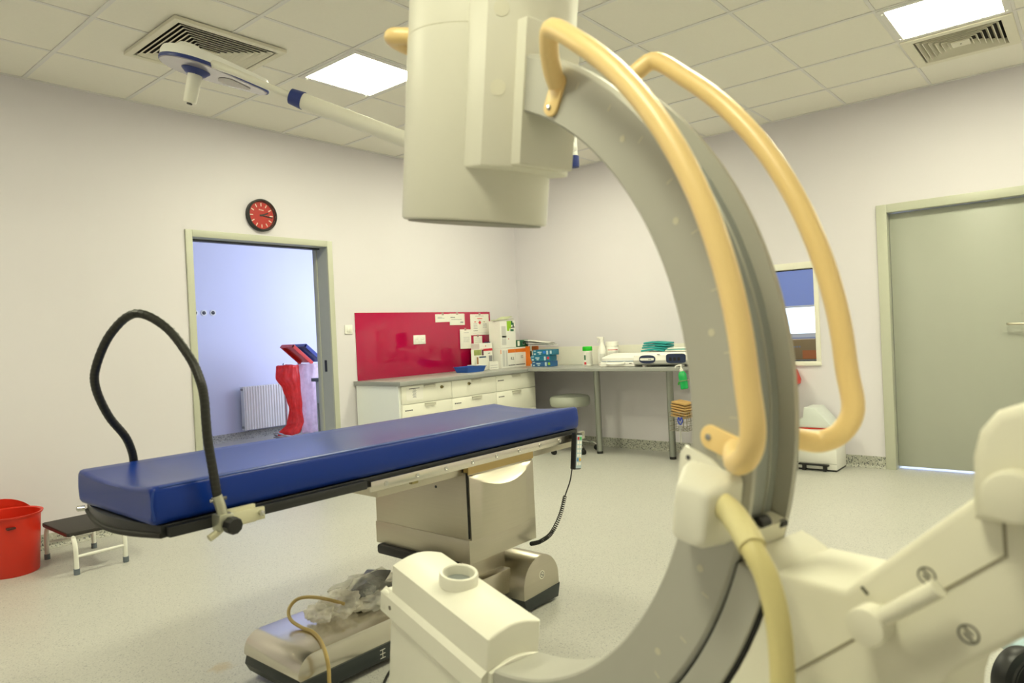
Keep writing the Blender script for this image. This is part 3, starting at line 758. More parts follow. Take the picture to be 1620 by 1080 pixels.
for x in (-.45, -.13):
    for y in (-1.86, -2.24): lathe('foot', [(.02, 0), (.024, .016)], white, t, (x, y, ZT), (0, 0, 1), 16)
# folded cloths
cloth_m = mat('teal_cloth', (40, 150, 150), .85, bump=.3, bscale=120)
cl_lab = ['lowest folded teal cloth of the pile on the device', 'second folded teal cloth from the bottom of the pile on the device', 'third folded teal cloth from the bottom of the pile on the device', 'topmost folded teal cloth of the pile on the device']
for k in range(4):
    z = ZT + .133 + k * .0225
    bm = bmesh.new(); bmesh.ops.create_grid(bm, x_segments=10, y_segments=10, size=.5)
    top = {}
    bmesh.ops.delete(bm, geom=[], context='VERTS')
    for v in bm.verts: pass
    bm.free()
    bm = bm_box((-.09, -.125, 0), (.09, .125, .017), .007, 3)
    bmesh.ops.subdivide_edges(bm, edges=[e for e in bm.edges if e.calc_length() > .05], cuts=5, use_grid_fill=True)
    for v in bm.verts:
        v.co.z += .020 * (1 - abs(v.co.y - (.03 if k != 0 else 0)) / .125) * .6 + .003 * mnoise.noise(v.co * 14 + Vector((k, 0, 0)))
        v.co.y *= 1 - .02 * k; v.co.x += .004 * mnoise.noise(v.co * 9 + Vector((0, k, 3)))
    bm.transform(Matrix.Translation((-.28, -1.905 - .006 * k, z)) @ Matrix.Rotation(.05 * (k - 1), 4, 'Z'))
    tag(emit_mesh('folded_cloth', bm, cloth_m, None, 60), cl_lab[k], 'cloth', 'folded teal cloths')
t = thing('packed_cloth', 'white and pale teal packed cloth beside the pile of teal cloths', 'cloth', (-.32, -2.15, ZT + .133))
for k in range(3):
    b = bm_box((-.08, -.13, 0), (.08, .13, .010), .004, 2); b.transform(Matrix.Translation((-.30, -2.165 - .012 * k, ZT + .134 + .0105 * k)) @ Matrix.Rotation(.08 * (k - 1), 4, 'Z')); emit_mesh('layer', b, [paper, mat('pale_teal', (130, 196, 190), .8), paper][k], t)

# ------------------------------------------------------------------ rolling stool under the desk
t = thing('rolling_stool', 'round padded grey stool on a chrome five-star base under the desk', 'stool', (-.40, -.96, 0))
sc = (-.40, -.96)
lathe('seat', [(.12, .455), (.19, .462), (.205, .485), (.205, .535), (.19, .560), (.15, .570), (.001, .572)], mat('stool_vinyl', (168, 172, 160), .4, bump=.05), t, (*sc, 0), (0, 0, 1), 40)
cyl('gas_lift', (*sc, .10), (*sc, .455), .025, chrome, t)
lathe('hub', [(.045, .085), (.045, .12), (.03, .14)], chrome, t, (*sc, 0), (0, 0, 1), 20)
for k in range(5):
    a = math.radians(-118 + 72 * k); d = Vector((math.cos(a), math.sin(a), 0)); p = Vector((*sc, 0))
    lg = tube('leg', [p + d * .03 + Vector((0, 0, .11)), p + d * .12 + Vector((0, 0, .10)), p + d * .21 + Vector((0, 0, .085)), p + d * .245 + Vector((0, 0, .06))], .014, chrome, t, seg=10)
    q = p + d * .25
    side = Vector((-d.y, d.x, 0))
    bm = bm_lathe([(.012, -.020), (.024, -.018), (.026, -.012), (.026, -.003), (.02, 0), (.026, .003), (.026, .012), (.024, .018), (.012, .020)], q + Vector((0, 0, .0265)), side, 18)
    bm_box(q + Vector((-.012, -.012, .03)), q + Vector((.012, .012, .062)), .004, bm=bm)
    emit_mesh('caster', bm, black, lg)

# ------------------------------------------------------------------ procedure trolley (mostly hidden behind the C ring)
TRX = -.62
t = thing('procedure_trolley', 'white procedure trolley mostly hidden behind the grey C-shaped arm', 'trolley', (-.45, -2.78, 0))
box('body', (TRX, -3.02, .12), (-.18, -2.56, .74), whitel, t, .004)
box('top', (TRX - .015, -3.04, .74), (-.165, -2.54, .765), greytop, t, .004)
for k in range(4):
    d = box('drawer', (TRX - .012, -3.01, .14 + k * .148), (TRX, -2.57, .28 + k * .148), whitel, t, .003)
    box('pull', (TRX - .024, -2.86, .25 + k * .148), (TRX - .012, -2.72, .262 + k * .148), chrome, d)
for x in (TRX + .05, -.23):
    for y in (-2.97, -2.61):
        bm = bm_lathe([(.03, -.015), (.05, -.012), (.05, .012), (.03, .015)], (x, y, .0505), (0, 1, 0), 18); bm_box((x - .012, y - .02, .05), (x + .012, y + .02, .12), bm=bm)
        emit_mesh('caster', bm, black, t)
wirem = mat('basket_wire', (150, 146, 130), .4, metal=.8)
# wire basket hung on the trolley side
BX0, BX1, BY0, BY1, BZ0, BZ1 = -.86, -.66, -2.46, -2.30, .345, .50
t = thing('wire_basket', 'small wire basket hanging below the green pump bottle', 'basket', (-.76, -2.38, BZ0))
bm = bmesh.new()
for k in range(5):
    z = BZ0 + (BZ1 - BZ0) * k / 4
    bm_tube([(BX0, BY0, z), (BX0, BY1, z), (BX1, BY1, z), (BX1, BY0, z), (BX0, BY0, z)], .0022, 6, bm, 0)
emit_mesh('hoop_wires', bm, wirem, t)
bm = bmesh.new()
for k in range(6):
    x = BX0 + (BX1 - BX0) * k / 5
    bm_tube([(x, BY1, BZ1), (x, BY1, BZ0), (x, BY0, BZ0), (x, BY0, BZ1)], .002, 6, bm, 0)
for k in range(1, 5):
    y = BY0 + (BY1 - BY0) * k / 5
    bm_tube([(BX0, y, BZ1), (BX0, y, BZ0), (BX1, y, BZ0), (BX1, y, BZ1)], .002, 6, bm, 0)
emit_mesh('upright_wires', bm, wirem, t)
for x in (BX1 - .02, BX1 - .08):
    tube('hanger', [(x, BY0, BZ1), (x + .01, BY0 - .03, BZ1 + .02), (x + .14, BY0 - .085, BZ1 + .02), (x + .16, BY0 - .110, BZ1 + .02)], .003, wirem, t)
kraft = mat('kraft_paper', (186, 150, 92), .8, var=.06, scale=40)
for k in range(6):
    bm = bm_box((-.085, -.065, 0), (.085, .065, .014), .003)
    bm.transform(Matrix.Translation((-.76, -2.375 - .004 * (k % 2), BZ1 - .045 + k * .022)) @ Matrix.Rotation(.06 * ((k * 7) % 3 - 1), 4, 'Z') @ Matrix.Rotation(.18, 4, 'X'))
    tag(emit_mesh('paper_towel_pack', bm, kraft), ['lowest folded brown paper pack in the wire basket', 'second brown paper pack from the bottom of the wire basket', 'third brown paper pack from the bottom of the wire basket', 'fourth brown paper pack from the bottom of the wire basket', 'second brown paper pack from the top of the wire basket', 'topmost brown paper pack on the wire basket'][k], 'paper pack', 'brown paper packs in the basket')
t = thing('scissors', 'scissors with blue handles hanging on the wire basket', 'scissors', (-.872, -2.37, .26))
for s in (-1, 1):
    tube('handle', [(-.868, -2.405 + s * .004, .40), (-.868, -2.405 + s * .02, .43), (-.868, -2.405 + s * .012, .46), (-.868, -2.405 + s * .002, .43)], .005, mat('blue_handle', (30, 60, 170), .4), t, seg=8)
    box('blade', (-.869, -2.405 + s * .004 - .004, .25), (-.867, -2.405 + s * .004 + .004, .40), chrome, t)
# pump bottle held on the trolley
t = thing('pump_bottle', 'bright green pump bottle with a white pump head in front of the desk end', 'bottle', (-.80, -2.36, .70))
XF.append(Matrix.Translation((-.80, -2.425, .690)) @ Matrix.Rotation(math.radians(-8), 4, 'X'))
lathe('body', [(.026, 0), (.032, .006), (.034, .10), (.034, .125), (.022, .145), (.012, .15)], mat('green_soap', (24, 190, 96), .25, trans=.25), t, (0, 0, 0), (0, 0, 1), 24)
lathe('pump_collar', [(.014, .148), (.014, .170), (.006, .173), (.006, .20)], white, t, (0, 0, 0), (0, 0, 1), 16)
tube('spout', [(0, -.01, .198), (0, .012, .202), (0, .045, .198), (0, .055, .185)], .006, white, t)
tube('holder_ring', [(.037 * math.cos(a), .037 * math.sin(a), .07) for a in [2 * PI * k / 12 for k in range(13)]], .003, wirem, t)
tube('holder_arm', [(.025, -.025, .07), (.08, -.07, .06), (.16, -.15, .055)], .004, wirem, t)
tube('hook', [(0, .036, .07), (0, .045, .055), (0, .05, .04)], .006, mat('green_clip', (60, 180, 60), .4), t)
XF.pop()
tag(prism('wall_container', [(-2.95, .80), (-3.085, .80), (-3.115, .715), (-3.108, .680), (-3.09, .67), (-2.95, .67)], 0, -.11, -.004, redp, None, .004), 'red container on the right wall just below the window', 'container')

# ------------------------------------------------------------------ pedal bin
t = thing('pedal_bin', 'white pedal bin with sloping lid standing against the right wall', 'bin', (-.16, -3.31, 0))
box('body', (-.30, -3.455, .012), (-.035, -3.155, .335), white, t, .006)
box('base', (-.297, -3.452, .0005), (-.038, -3.158, .014), blackp, t)
prism('lid', [(-3.16, .342), (-3.16, .41), (-3.205, .42), (-3.215, .505), (-3.30, .505), (-3.442, .345)], 0, -.292, -.045, mat('bin_lid_grey', (214, 220, 216), .4), t, .006)
box('liner_edge', (-.303, -3.457, .3345), (-.032, -3.153, .3415), redp, t)
box('seam', (-.3015, -3.456, .060), (-.2995, -3.154, .063), mat('seam_grey', (170, 170, 160), .5), t)
p_ = thing_pedal = box('pedal', (-.345, -3.405, .046), (-.315, -3.17, .060), black, t, .004)
for y in (-3.21, -3.37): box('pedal_arm', (-.335, y - .012, .004), (-.298, y + .012, .05), black, p_)

# ------------------------------------------------------------------ operating table
X0, X1, Y0, Y1, TT = -5.366, -3.398, -3.161, -2.616, .850
t = thing('operating_table', 'operating table with blue mattress on a brushed steel column', 'operating table', (-4.2, -2.89, 0))
TBL = t
# mattress with a slight sag across its width and rounded edges
nx, ny = 40, 14
def mtop(u, v):
    return TT - .017 * (1 - (2 * v - 1) ** 2) * (1.0 if u < .06 or u > .94 else .8)
bm = bmesh.new()
rings = []
prof = []
rad = .016; thk = .105
for i in range(nx + 1):
    u = i / nx; x = X0 + (X1 - X0) * u
    e = min(i, nx - i); inset = 0.0
    ring = []
    for j in range(ny + 1):          # top from near to far
        v = j / ny; y = Y0 + rad + (Y1 - Y0 - 2 * rad) * v
        ring.append(Vector((x, y, mtop(u, v))))
    for k in (1, 2, 3): a = PI / 2 * k / 3; ring.append(Vector((x, Y1 - rad + rad * math.sin(a), TT - rad + rad * math.cos(a))))
    ring.append(Vector((x, Y1 + .004, TT - thk * .5)))
    for k in (0, 1, 2): a = PI / 2 * k / 2; ring.append(Vector((x, Y1 - rad + rad * math.cos(a), TT - thk + rad - rad * math.sin(a))))
    for k in (0, 1, 2): a = PI / 2 * (1 - k / 2); ring.append(Vector((x, Y0 + rad - rad * math.cos(a), TT - thk + rad - rad * math.sin(a))))
    ring.append(Vector((x, Y0 - .004, TT - thk * .5)))
    for k in (3, 2, 1): a = PI / 2 * k / 3; ring.append(Vector((x, Y0 + rad - rad * math.sin(a), TT - rad + rad * math.cos(a))))
    rings.append(ring)
def shrink(r, s, dx):
    c = Vector((r[0].x, (Y0 + Y1) / 2, TT - thk / 2))
    return [Vector((p.x + dx, c.y + (p.y - c.y) * (1 - s / .27), c.z + (p.z - c.z) * (1 - s / .052))) for p in r]
first, last = rings[0], rings[-1]
rings = [shrink(first, .016, -.001), shrink(first, .008, -.002), shrink(first, .002, .003)] + [[p + Vector((.012, 0, 0)) for p in first]] + rings[1:-1] + [[p - Vector((.012, 0, 0)) for p in last], shrink(last, .002, -.003), shrink(last, .008, .002), shrink(last, .016, .001)]
bm_rings(rings, bm=bm)
mt = emit_mesh('mattress', bm, bluev, t, 60)
tube('welt', [(X0 + .02, Y0 + .006, TT - .004), (-4.4, Y0 + .006, TT - .004), (X1 - .02, Y0 + .006, TT - .004)], .0035, mat('blue_welt', (20, 58, 140), .4), mt, seg=8)
tube('seam', [(X0 + .004, Y0 + .004, TT - .012), (X0 - .002, Y0 + .002, TT - .05), (X0 + .004, Y0 + .004, TT - .09)], .0035, mat('blue_welt', (20, 58, 140), .4), mt, seg=8)
# black radiolucent board with a bowed head end
pts = []
for k in range(13):
    s = k / 12; pts.append((X0 + .02 - .038 * math.sin(PI * s), Y0 + .005 + (Y1 - Y0 - .01) * s))
poly = pts + [(X1 - .01, Y1 - .005), (X1 - .01, Y0 + .005)]
prism('board', poly, 2, .709, .744, blackp, t, .003)
box('board_edge', (X0 + .03, Y0 - .022, .712), (-4.68, Y0 + .01, .741), blackp, t, .003)
tube('head_bar', [(p[0] + .001, p[1], .717 - .010 * math.sin(PI * k / 12)) for k, p in enumerate(pts)], .008, mat('dark_bar', (34, 32, 26), .7), t, seg=10, smoothn=3)
lathe('bar_stud', [(.009, 0), (.009, .02), (.004, .024)], chrome, t, (X0 + .012, Y1 - .01, .727), (-1, .4, 0), 12)
# side rails
for ys, nm in ((Y0 - .022, 'near'), (Y1 + .012, 'far')):
    r_ = box('side_rail', (-4.665, ys, .698), (-3.385, ys + .010, .733), steelx, t, .001)
    for k in range(9):
        x = -4.60 + k * .145
        lathe('rail_screw', [(.009, 0), (.009, .002), (.004, .002), (.003, .001), (.0005, .001)], chrome, r_, (x, ys if nm == 'near' else ys + .01, .7155), (0, -1 if nm == 'near' else 1, 0), 14)
        cyl('spacer', (x, ys + .010, .7155), (x, ys + .030, .7155), .008, chrome, r_, seg=10) if nm == 'near' else None
box('under_frame', (-4.60, Y0 + .03, .66), (-3.42, Y1 - .03, .722), steel, t, .002)
# column housing
KX0, KX1, KY0, KY1, KZ0, KZ1 = -4.178, -3.762, -3.168, -2.582, .31, .672
col = emit_mesh('column_housing', bm_box((KX0, KY0 + .012, KZ0), (KX1, KY1, KZ1), .003), steel, t)
box('housing_skirt', (KX0 - .003, KY0 + .008, KZ0 - .0005), (KX1 + .003, KY1 + .003, KZ0 + .095), steel, col, .002)
# front plate with a scooped lip
lip = []
n = 16
rows = []
for i in range(n + 1):
    u = i / n; x = KX0 + .006 + (KX1 - KX0 - .012) * u
    s = math.sin(PI * u)
    zt = KZ1 - .012
    rows.append([Vector((x, KY0 + .013, KZ0 + .094)), Vector((x, KY0 + .002 - .020 * s, KZ0 + .094)), Vector((x, KY0 + .002 - .026 * s, zt - .05 * s - .01)), Vector((x, KY0 + .004 - .018 * s, zt - .05 * s)), Vector((x, KY0 + .013, zt))])
bm = bm_rings(rows)
emit_mesh('front_plate', bm, steel, col, 30)
box('top_band', (KX0 + .004, KY0 + .004, KZ1 - .008), (KX1, KY0 + .03, KZ1 + .03), mat('gold_steel', (182, 160, 110), .35, metal=1.0, var=.05), col)
box('dark_gap', (KX0 - .0015, KY0 + .010, KZ0 + .1), (KX0 + .006, KY0 + .0135, KZ1), black, col)
lathe('screw', [(.006, 0), (.006, .002), (.0005, .002)], dkskirt, col, (KX0, -2.98, .60), (-1, 0, 0), 10)
box('brass_clip', (KX0 - .30, Y0 - .016, .688), (KX0 - .27, Y0 + .0, .699), mat('brass_lock', (150, 140, 96), .35, metal=.9), t)
box('inner_column', (-4.10, -3.03, .15), (-3.83, -2.70, .32), steel, t)
bm = bm_box((-4.20, -3.02, .265), (-3.80, -2.60, .309), .012)
emit_mesh('bellows', bm, black, t)
# base: low slab with rolled head end, raised half-round housing at the foot end
SY0, SY1 = -3.025, -2.675
def slabprof(z0, z1, xl, xr, r):
    p = [(xr, z0), (xr, z1)]
    for k in range(9):
        a = PI / 2 * k / 8; p.append((xl + r - r * math.sin(a), z1 - r + r * math.cos(a)))
    p += [(xl, z0 + .012), (xl + .01, z0)]
    return p
prism('base_slab', slabprof(.085, .170, -4.880, -3.86, .066), 1, SY0, SY1, steelx, t, .002)
prism('base_skirt', [(-4.860, .028), (-4.877, .06), (-4.870, .086), (-3.86, .086), (-3.86, .028)], 1, SY0 - .004, SY1 + .004, dkskirt, t, .003)
b_ = []
HC, HR = -3.74, .125
hp_ = [(HC - HR, .060)] + [(HC + HR * math.cos(PI - PI * k / 20), .105 + HR * math.sin(PI - PI * k / 20)) for k in range(21)] + [(HC + HR, .060)]
ho = prism('foot_housing', hp_, 1, -3.165, -2.60, steel, t, .004)
pm = [((x - HC) * 1.004 + HC, z) for x, z in hp_]
prism('foot_skirt', [(HC - HR + .012, .012), (HC - HR - .004, .062), (HC + HR + .004, .072), (HC + HR - .012, .012)], 1, -3.168, -2.597, dkskirt, t, .004)
box('foot_block', (-4.06, -3.08, .085), (-3.85, -2.95, .19), steel, t, .003)
emb = mat('emblem_white', (232, 230, 214), .5)
def ringdisc(nm, r0, r1, z, m, c, ax, parent):
    b = Vector(c); d = Vector(ax).normalized(); u, w = basis(d); rows = []
    for i in range(28):
        e = u * math.cos(2 * PI * i / 28) + w * math.sin(2 * PI * i / 28)
        rows.append([b + d * h + e * r for r, h in ((r0, z), (r0, z + .0006), (r1, z + .0006), (r1, z))])
    return emit_mesh(nm, bm_rings(rows, closed=True), m, parent)
ec = (HC + .002, -3.165, .142)
lathe('emblem', [(.019, 0), (.019, .0006), (.0005, .0006)], emb, ho, ec, (0, -1, 0), 28)
ringdisc('emblem_ring', .014, .0112, .0007, dkskirt, ec, (0, -1, 0), ho)
for dx, dz in ((-.004, .004), (.0, .0), (.004, -.004)): box('emblem_mark', (ec[0] + dx - .005, -3.1668, ec[2] + dz - .001), (ec[0] + dx + .005, -3.1657, ec[2] + dz + .001), dkskirt, ho)
# printed symbols on the near skirt
for k, x in enumerate((-4.53, -4.455)):
    zc = .056; y = SY0 - .0045
    if k == 0:
        for a, b in (((x - .012, zc + .014), (x + .012, zc + .016)), ((x - .012, zc - .016), (x + .012, zc - .014)), ((x - .001, zc - .014), (x + .001, zc + .014)), ((x - .012, zc - .001), (x + .012, zc + .001))):
            box('symbol', (a[0], y - .0005, a[1]), (b[0], y + .0002, b[1]), emb, t)
    else:
        for a, b in (((x - .010, zc + .010), (x + .008, zc + .012)), ((x - .010, zc - .001), (x + .008, zc + .001)), ((x - .010, zc - .012), (x + .008, zc - .010)), ((x - .010, zc), (x - .008, zc + .010)), ((x + .006, zc - .010), (x + .008, zc)), ((x + .016, zc - .008), (x + .018, zc + .008))):
            box('symbol', (a[0], y - .0005, a[1]), (b[0], y + .0002, b[1]), emb, t)
# clamp with knob on the near edge, holding the flexible hose
t = thing('anaesthesia_screen', 'black flexible tube arching over the mattress on a steel rail clamp', 'screen frame', (-5.20, Y0 - .04, .70))
galv = mat('galvanised', (186, 186, 166), .35, metal=.7, var=.06)
tanm = mat('clamp_paint', (206, 202, 172), .45, metal=.2)
yc = Y0 - .030
box('clamp_bar', (-5.215, yc - .012, .706), (-5.07, yc + .004, .742), tanm, t, .002)
box('back_plate', (-5.20, yc + .004, .700), (-5.09, yc + .02, .752), tanm, t, .002)
box('clamp_block', (-5.222, yc - .040, .706), (-5.180, yc + .006, .752), galv, t, .003)
tube('release_tab', [(-5.205, yc - .012, .708), (-5.222, yc - .012, .698), (-5.240, yc - .012, .690)], .010, tanm, t)
lathe('knob', [(.012, 0), (.022, .004), (.024, .010), (.024, .030), (.020, .036), (.001, .037)], black, t, (-5.196, yc - .040, .722), (.05, -1, 0), 10, sharp=20)
lathe('bolt', [(.008, 0), (.008, .012), (.003, .014)], chrome, t, (-5.085, yc - .012, .727), (0, -1, 0), 12)
tube('socket_tube', [(-5.203, yc - .020, .745), (-5.206, yc - .018, .77), (-5.214, yc - .014, .802)], .0145, galv, t, seg=16)
for s in (-1, 1): lathe('set_screw', [(.005, 0), (.005, .010), (.002, .012)], chrome, t, (-5.212 + s * .014, yc - .016, .793), (s, -.3, 0), 10)
# arch path measured across the table
ap = []
def on_y(u, v, y):
    d = ray(u, v); k = (y - CAM.y) / d.y
    return CAM + d * k
arch = [(345, 792, -3.205), (337, 745, -3.20), (328, 690, -3.195), (323, 630, -3.18), (316, 600, -3.165), (300, 565, -3.12), (262, 517, -3.03), (214, 496, -2.93), (175, 528, -2.83), (152, 580, -2.75), (152, 615, -2.71), (172, 658, -2.67), (198, 690, -2.64), (209, 715, -2.615), (212, 735, -2.60), (212, 752, -2.596)]
tube('flexible_tube', [on_y(u, v, y) for u, v, y in arch], .0125, mat('black_hose', (30, 30, 24), .45, bump=.0), t, seg=14, smoothn=6)
ring_pts = catmull([on_y(u, v, y) for u, v, y in arch], 6)
bm = bmesh.new()
for k in range(2, len(ring_pts) - 1):
    p = ring_pts[k]; d = (ring_pts[k + 1] - ring_pts[k - 1]).normalized() if k + 1 < len(ring_pts) else Vector((0, 0, 1))
    bm_cyl(p - d * .0022, p + d * .0022, .0131, seg=14, bm=bm)
emit_mesh('tube_ribs', bm, mat('black_hose_rib', (36, 36, 30), .4), t)['kind'] = 'stuff'
q = on_y(212, 752, -2.596)
box('far_clamp', (q.x - .02, -2.605, .705), (q.x + .02, -2.58, .80), galv, t, .003)
# handset with coiled lead
t = thing('hand_control', 'black hand control with coloured keys and coiled lead hanging on the table rail', 'remote control', (-3.47, Y0 - .045, .58))
hx, hy = -3.49, Y0 - .045
XF.append(Matrix.Translation((hx, hy, .655)) @ Matrix.Rotation(math.radians(4), 4, 'Z') @ Matrix.Rotation(math.radians(9), 4, 'Y'))
box('case', (-.030, -.012, -.085), (.030, .014, .085), blackp, t, .006)
box('key_field', (-.022, -.0135, -.078), (.024, -.0115, .074), mat('key_field', (176, 196, 204), .5), t)
for k in range(7):
    for s in (-1, 1):
        cm = {0: (redink, mat('key_green', (40, 170, 70), .5)), 5: (mat('key_blue', (90, 140, 190), .5), mat('key_yellow', (230, 180, 60), .5))}.get(k, (paper, paper))
        box('key', (s * .010 - .007, -.0150, .052 - k * .0195), (s * .010 + .007, -.0130, .066 - k * .0195), cm[0 if s < 0 else 1], t)
box('hook', (-.008, .014, .055), (.008, .034, .075), blackp, t)
XF.pop()
lead = [on_y(906, 738, hy), on_y(902, 760, hy), on_y(896, 778, hy), on_y(894, 784, hy)]
tube('lead', [(hx - .012, hy, .575)] + lead, .003, black, t, seg=8)
a_ = [on_y(894, 784, hy), on_y(886, 815, hy), on_y(872, 843, hy), on_y(855, 856, hy), on_y(840, 860, -3.13)]
cen = catmull(a_, 40); coil = []
for k, p in enumerate(cen):
    d = (cen[min(k + 1, len(cen) - 1)] - cen[max(k - 1, 0)]).normalized(); u, w = basis(d)
    for s in range(3):
        a = 2 * PI * (k * 3 + s) / 12.0
        nxt = cen[min(k + 1, len(cen) - 1)]
        coil.append(p.lerp(nxt, s / 3) + (u * math.cos(a) + w * math.sin(a)) * .0075)
tube('coiled_lead', coil, .0024, black, t, seg=6, smoothn=2)

# ------------------------------------------------------------------ foot pedal in a plastic bag on the table base, with its cable
t = thing('foot_pedal', 'black foot pedal wrapped in a crumpled clear plastic bag on the table base', 'foot pedal', (-4.45, -2.88, .172))
pc_ = Vector((-4.40, -2.80, .172))
bm = bm_prism([(-.11, 0), (.11, 0), (.11, .028), (.02, .055), (-.11, .03)], 1, -.07, .07, .006)
bm.transform(Matrix.Translation(pc_) @ Matrix.Rotation(.5, 4, 'Z')); emit_mesh('pedal', bm, blackp, t)
bm = bm_prism([(-.09, .034), (.0, .052), (.10, .074), (.10, .082), (-.02, .062), (-.09, .042)], 1, -.055, .055, .004)
bm.transform(Matrix.Translation(pc_) @ Matrix.Rotation(.5, 4, 'Z')); emit_mesh('treadle', bm, mat('pedal_grey', (66, 68, 74), .3), t)
def crumple(c, r, amp, freq, seed, sub=4):
    bm = bmesh.new(); bmesh.ops.create_icosphere(bm, subdivisions=sub, radius=1.0)
    for v in bm.verts:
        p = v.co.copy(); n_ = mnoise.noise(p * freq + Vector((seed, 0, 0))); n2 = abs(mnoise.noise(p * freq * 2.3 + Vector((0, seed, 0))))
        s = 1 + amp * n_ - amp * 1.1 * n2
        v.co = Vector((p.x * r[0] * s, p.y * r[1] * s, p.z * r[2] * s))
        v.co += Vector(c)
    return bm
film = veil('plastic_film', (240, 238, 228), .30, .12)
film2 = veil('plastic_film_dense', (255, 253, 246), .66, .25)
def flat_base(bm, z):
    for v in bm.verts: v.co.z = max(v.co.z, z)
    return bm
emit_mesh('bag', flat_base(crumple((-4.40, -2.80, .212), (.165, .115, .055), .34, 2.1, 3.3), .1715), film, t, 180)
emit_mesh('bag_gather', flat_base(crumple((-4.565, -2.835, .212), (.085, .085, .045), .42, 2.6, 8.1), .1715), film2, t, 180)
emit_mesh('bag_end', flat_base(crumple((-4.655, -2.835, .207), (.06, .06, .038), .38, 2.6, 5.7), .1715), film2, t, 180)
emit_mesh('bag_fold', flat_base(crumple((-4.43, -2.90, .198), (.11, .05, .03), .45, 3.1, 1.7), .1715), film2, t, 180)
cz = .178
cab = [(-4.56, -2.835, .245), (-4.63, -2.82, .262), (-4.70, -2.80, .255)]
def on_z(u, v, z):
    d = ray(u, v); k = (z - CAM.z) / d.z
    return CAM + d * k
cab = [on_z(545, 955, .235), on_z(515, 947, .252), on_z(487, 944, .255), on_z(468, 949, .245), on_z(457, 964, .222), on_z(460, 980, .195), on_z(477, 992, .178), on_z(494, 999, .176), on_z(507, 1013, .176), on_z(516, 1036, .174), on_z(520, 1058, .13), on_z(521, 1080, .085), on_z(524, 1110, .02), on_z(545, 1150, .006), on_z(600, 1230, .006)]
tag(tube('pedal_cable', cab, .0065, mat('tan_cable', (184, 160, 98), .45), None, seg=10), 'tan cable curling from the wrapped foot pedal over the table base', 'cable')
tag(tube('floor_cable', [on_z(618, 1060, .006), on_z(612, 1070, .006), on_z(606, 1085, .006), on_z(600, 1110, .006), on_z(560, 1180, .006)], .005, black, None, seg=8), 'thin black cable on the floor left of the cream tube housing', 'cable')

# ------------------------------------------------------------------ step stool and bucket by the back wall
t = thing('step_stool', 'low white tube-frame step stool with a black tread by the wall', 'step stool', (-4.68, -.49, 0))
wt = mat('white_tube', (236, 236, 226), .25, coat=.3); gcap = mat('grey_cap', (104, 114, 122), .6)
sx0, sx1, sy0, sy1 = -4.805, -4.552, -.745, -.255
bm = bm_prism([(sx0 - .025, sy0 + .045), (sx0 - .015, sy0 + .035), (sx1 + .015, sy0 + .035), (sx1 + .025, sy0 + .045), (sx1 + .025, sy1 - .03), (sx1 + .015, sy1 - .02), (sx0 - .015, sy1 - .02), (sx0 - .025, sy1 - .03)], 2, .205, .226, .004)
emit_mesh('tread', bm, mat('black_tread', (44, 40, 36), .6, bump=.3, bscale=300), t)
box('tread_edge', (sx0 - .0255, sy0 + .06, .204), (sx0 - .020, sy1 - .04, .217), mat('maroon_edge', (90, 20, 22), .5), t)
for x in (sx0, sx1):
    inn = .06 if x == sx0 else -.06
for y in (sy0, sy1):
    pts = [(sx0, y, .025), (sx0, y, .10), (sx0 + .004, y, .155), (sx0 + .03, y + (0.0), .190), (sx0 + .07, y, .198), (sx1 - .07, y, .198), (sx1 - .03, y, .190), (sx1 - .004, y, .155), (sx1, y, .10), (sx1, y, .025)]
for x in (sx0, sx1):
    pts = [(x, sy0, .022), (x, sy0, .10), (x, sy0 + .004, .15), (x, sy0 + .028, .188), (x, sy0 + .07, .198), (x, sy1 - .07, .198), (x, sy1 - .028, .188), (x, sy1 - .004, .15), (x, sy1, .10), (x, sy1, .022)]
    lg = tube('leg_hoop', pts, .0125, wt, t, seg=14, smoothn=6)
    for y in (sy0, sy1): cyl('foot_cap', (x, y, .0005), (x, y, .032), .0155, gcap, lg, seg=16)
for y in (sy0, sy1): cyl('crossbar', (sx0, y, .098), (sx1, y, .098), .009, wt, t, seg=12)
t = thing('bucket', 'red oval plastic bucket at the left edge of the floor', 'bucket', (-4.97, -.36, 0))
def ovring(s, z, k=0.0, lift=0.0):
    out = []
    for i in range(40):
        a = 2 * PI * i / 40
        out.append(Vector((-5.005 + math.cos(a) * (.150 * s + k), -.345 + math.sin(a) * (.165 * s + k), z + lift * max(0, math.sin(a)) ** 2)))
    return out
bm = bm_rings([ovring(.86, .0), ovring(.88, .004), ovring(1.0, .325), ovring(1.0, .325, .010), ovring(1.0, .334, .012), ovring(1.0, .334, .004), ovring(.98, .33), ovring(.86, .008)])
emit_mesh('shell', bm, redp, t, 40)
bm = bmesh.new()
wr = [Vector((-5.005 + .145 * math.cos(a), -.275 + .04 * math.sin(a) + .10 * abs(math.sin(a)), 0)) for a in [PI * k / 14 for k in range(15)]]
rows = [[Vector((p.x, p.y, .26)), Vector((p.x, p.y, .30 + .085 * math.sin(PI * k / 14))), Vector((p.x, p.y - .008, .30 + .085 * math.sin(PI * k / 14))), Vector((p.x, p.y - .008, .26))] for k, p in enumerate(wr)]
bm_rings(rows, bm=bm); emit_mesh('wringer_rim', bm, redp, t)
box('handle_lug', (-5.06, -.525, .272), (-5.02, -.500, .282), mat('lug_dark', (70, 20, 14), .6), t)

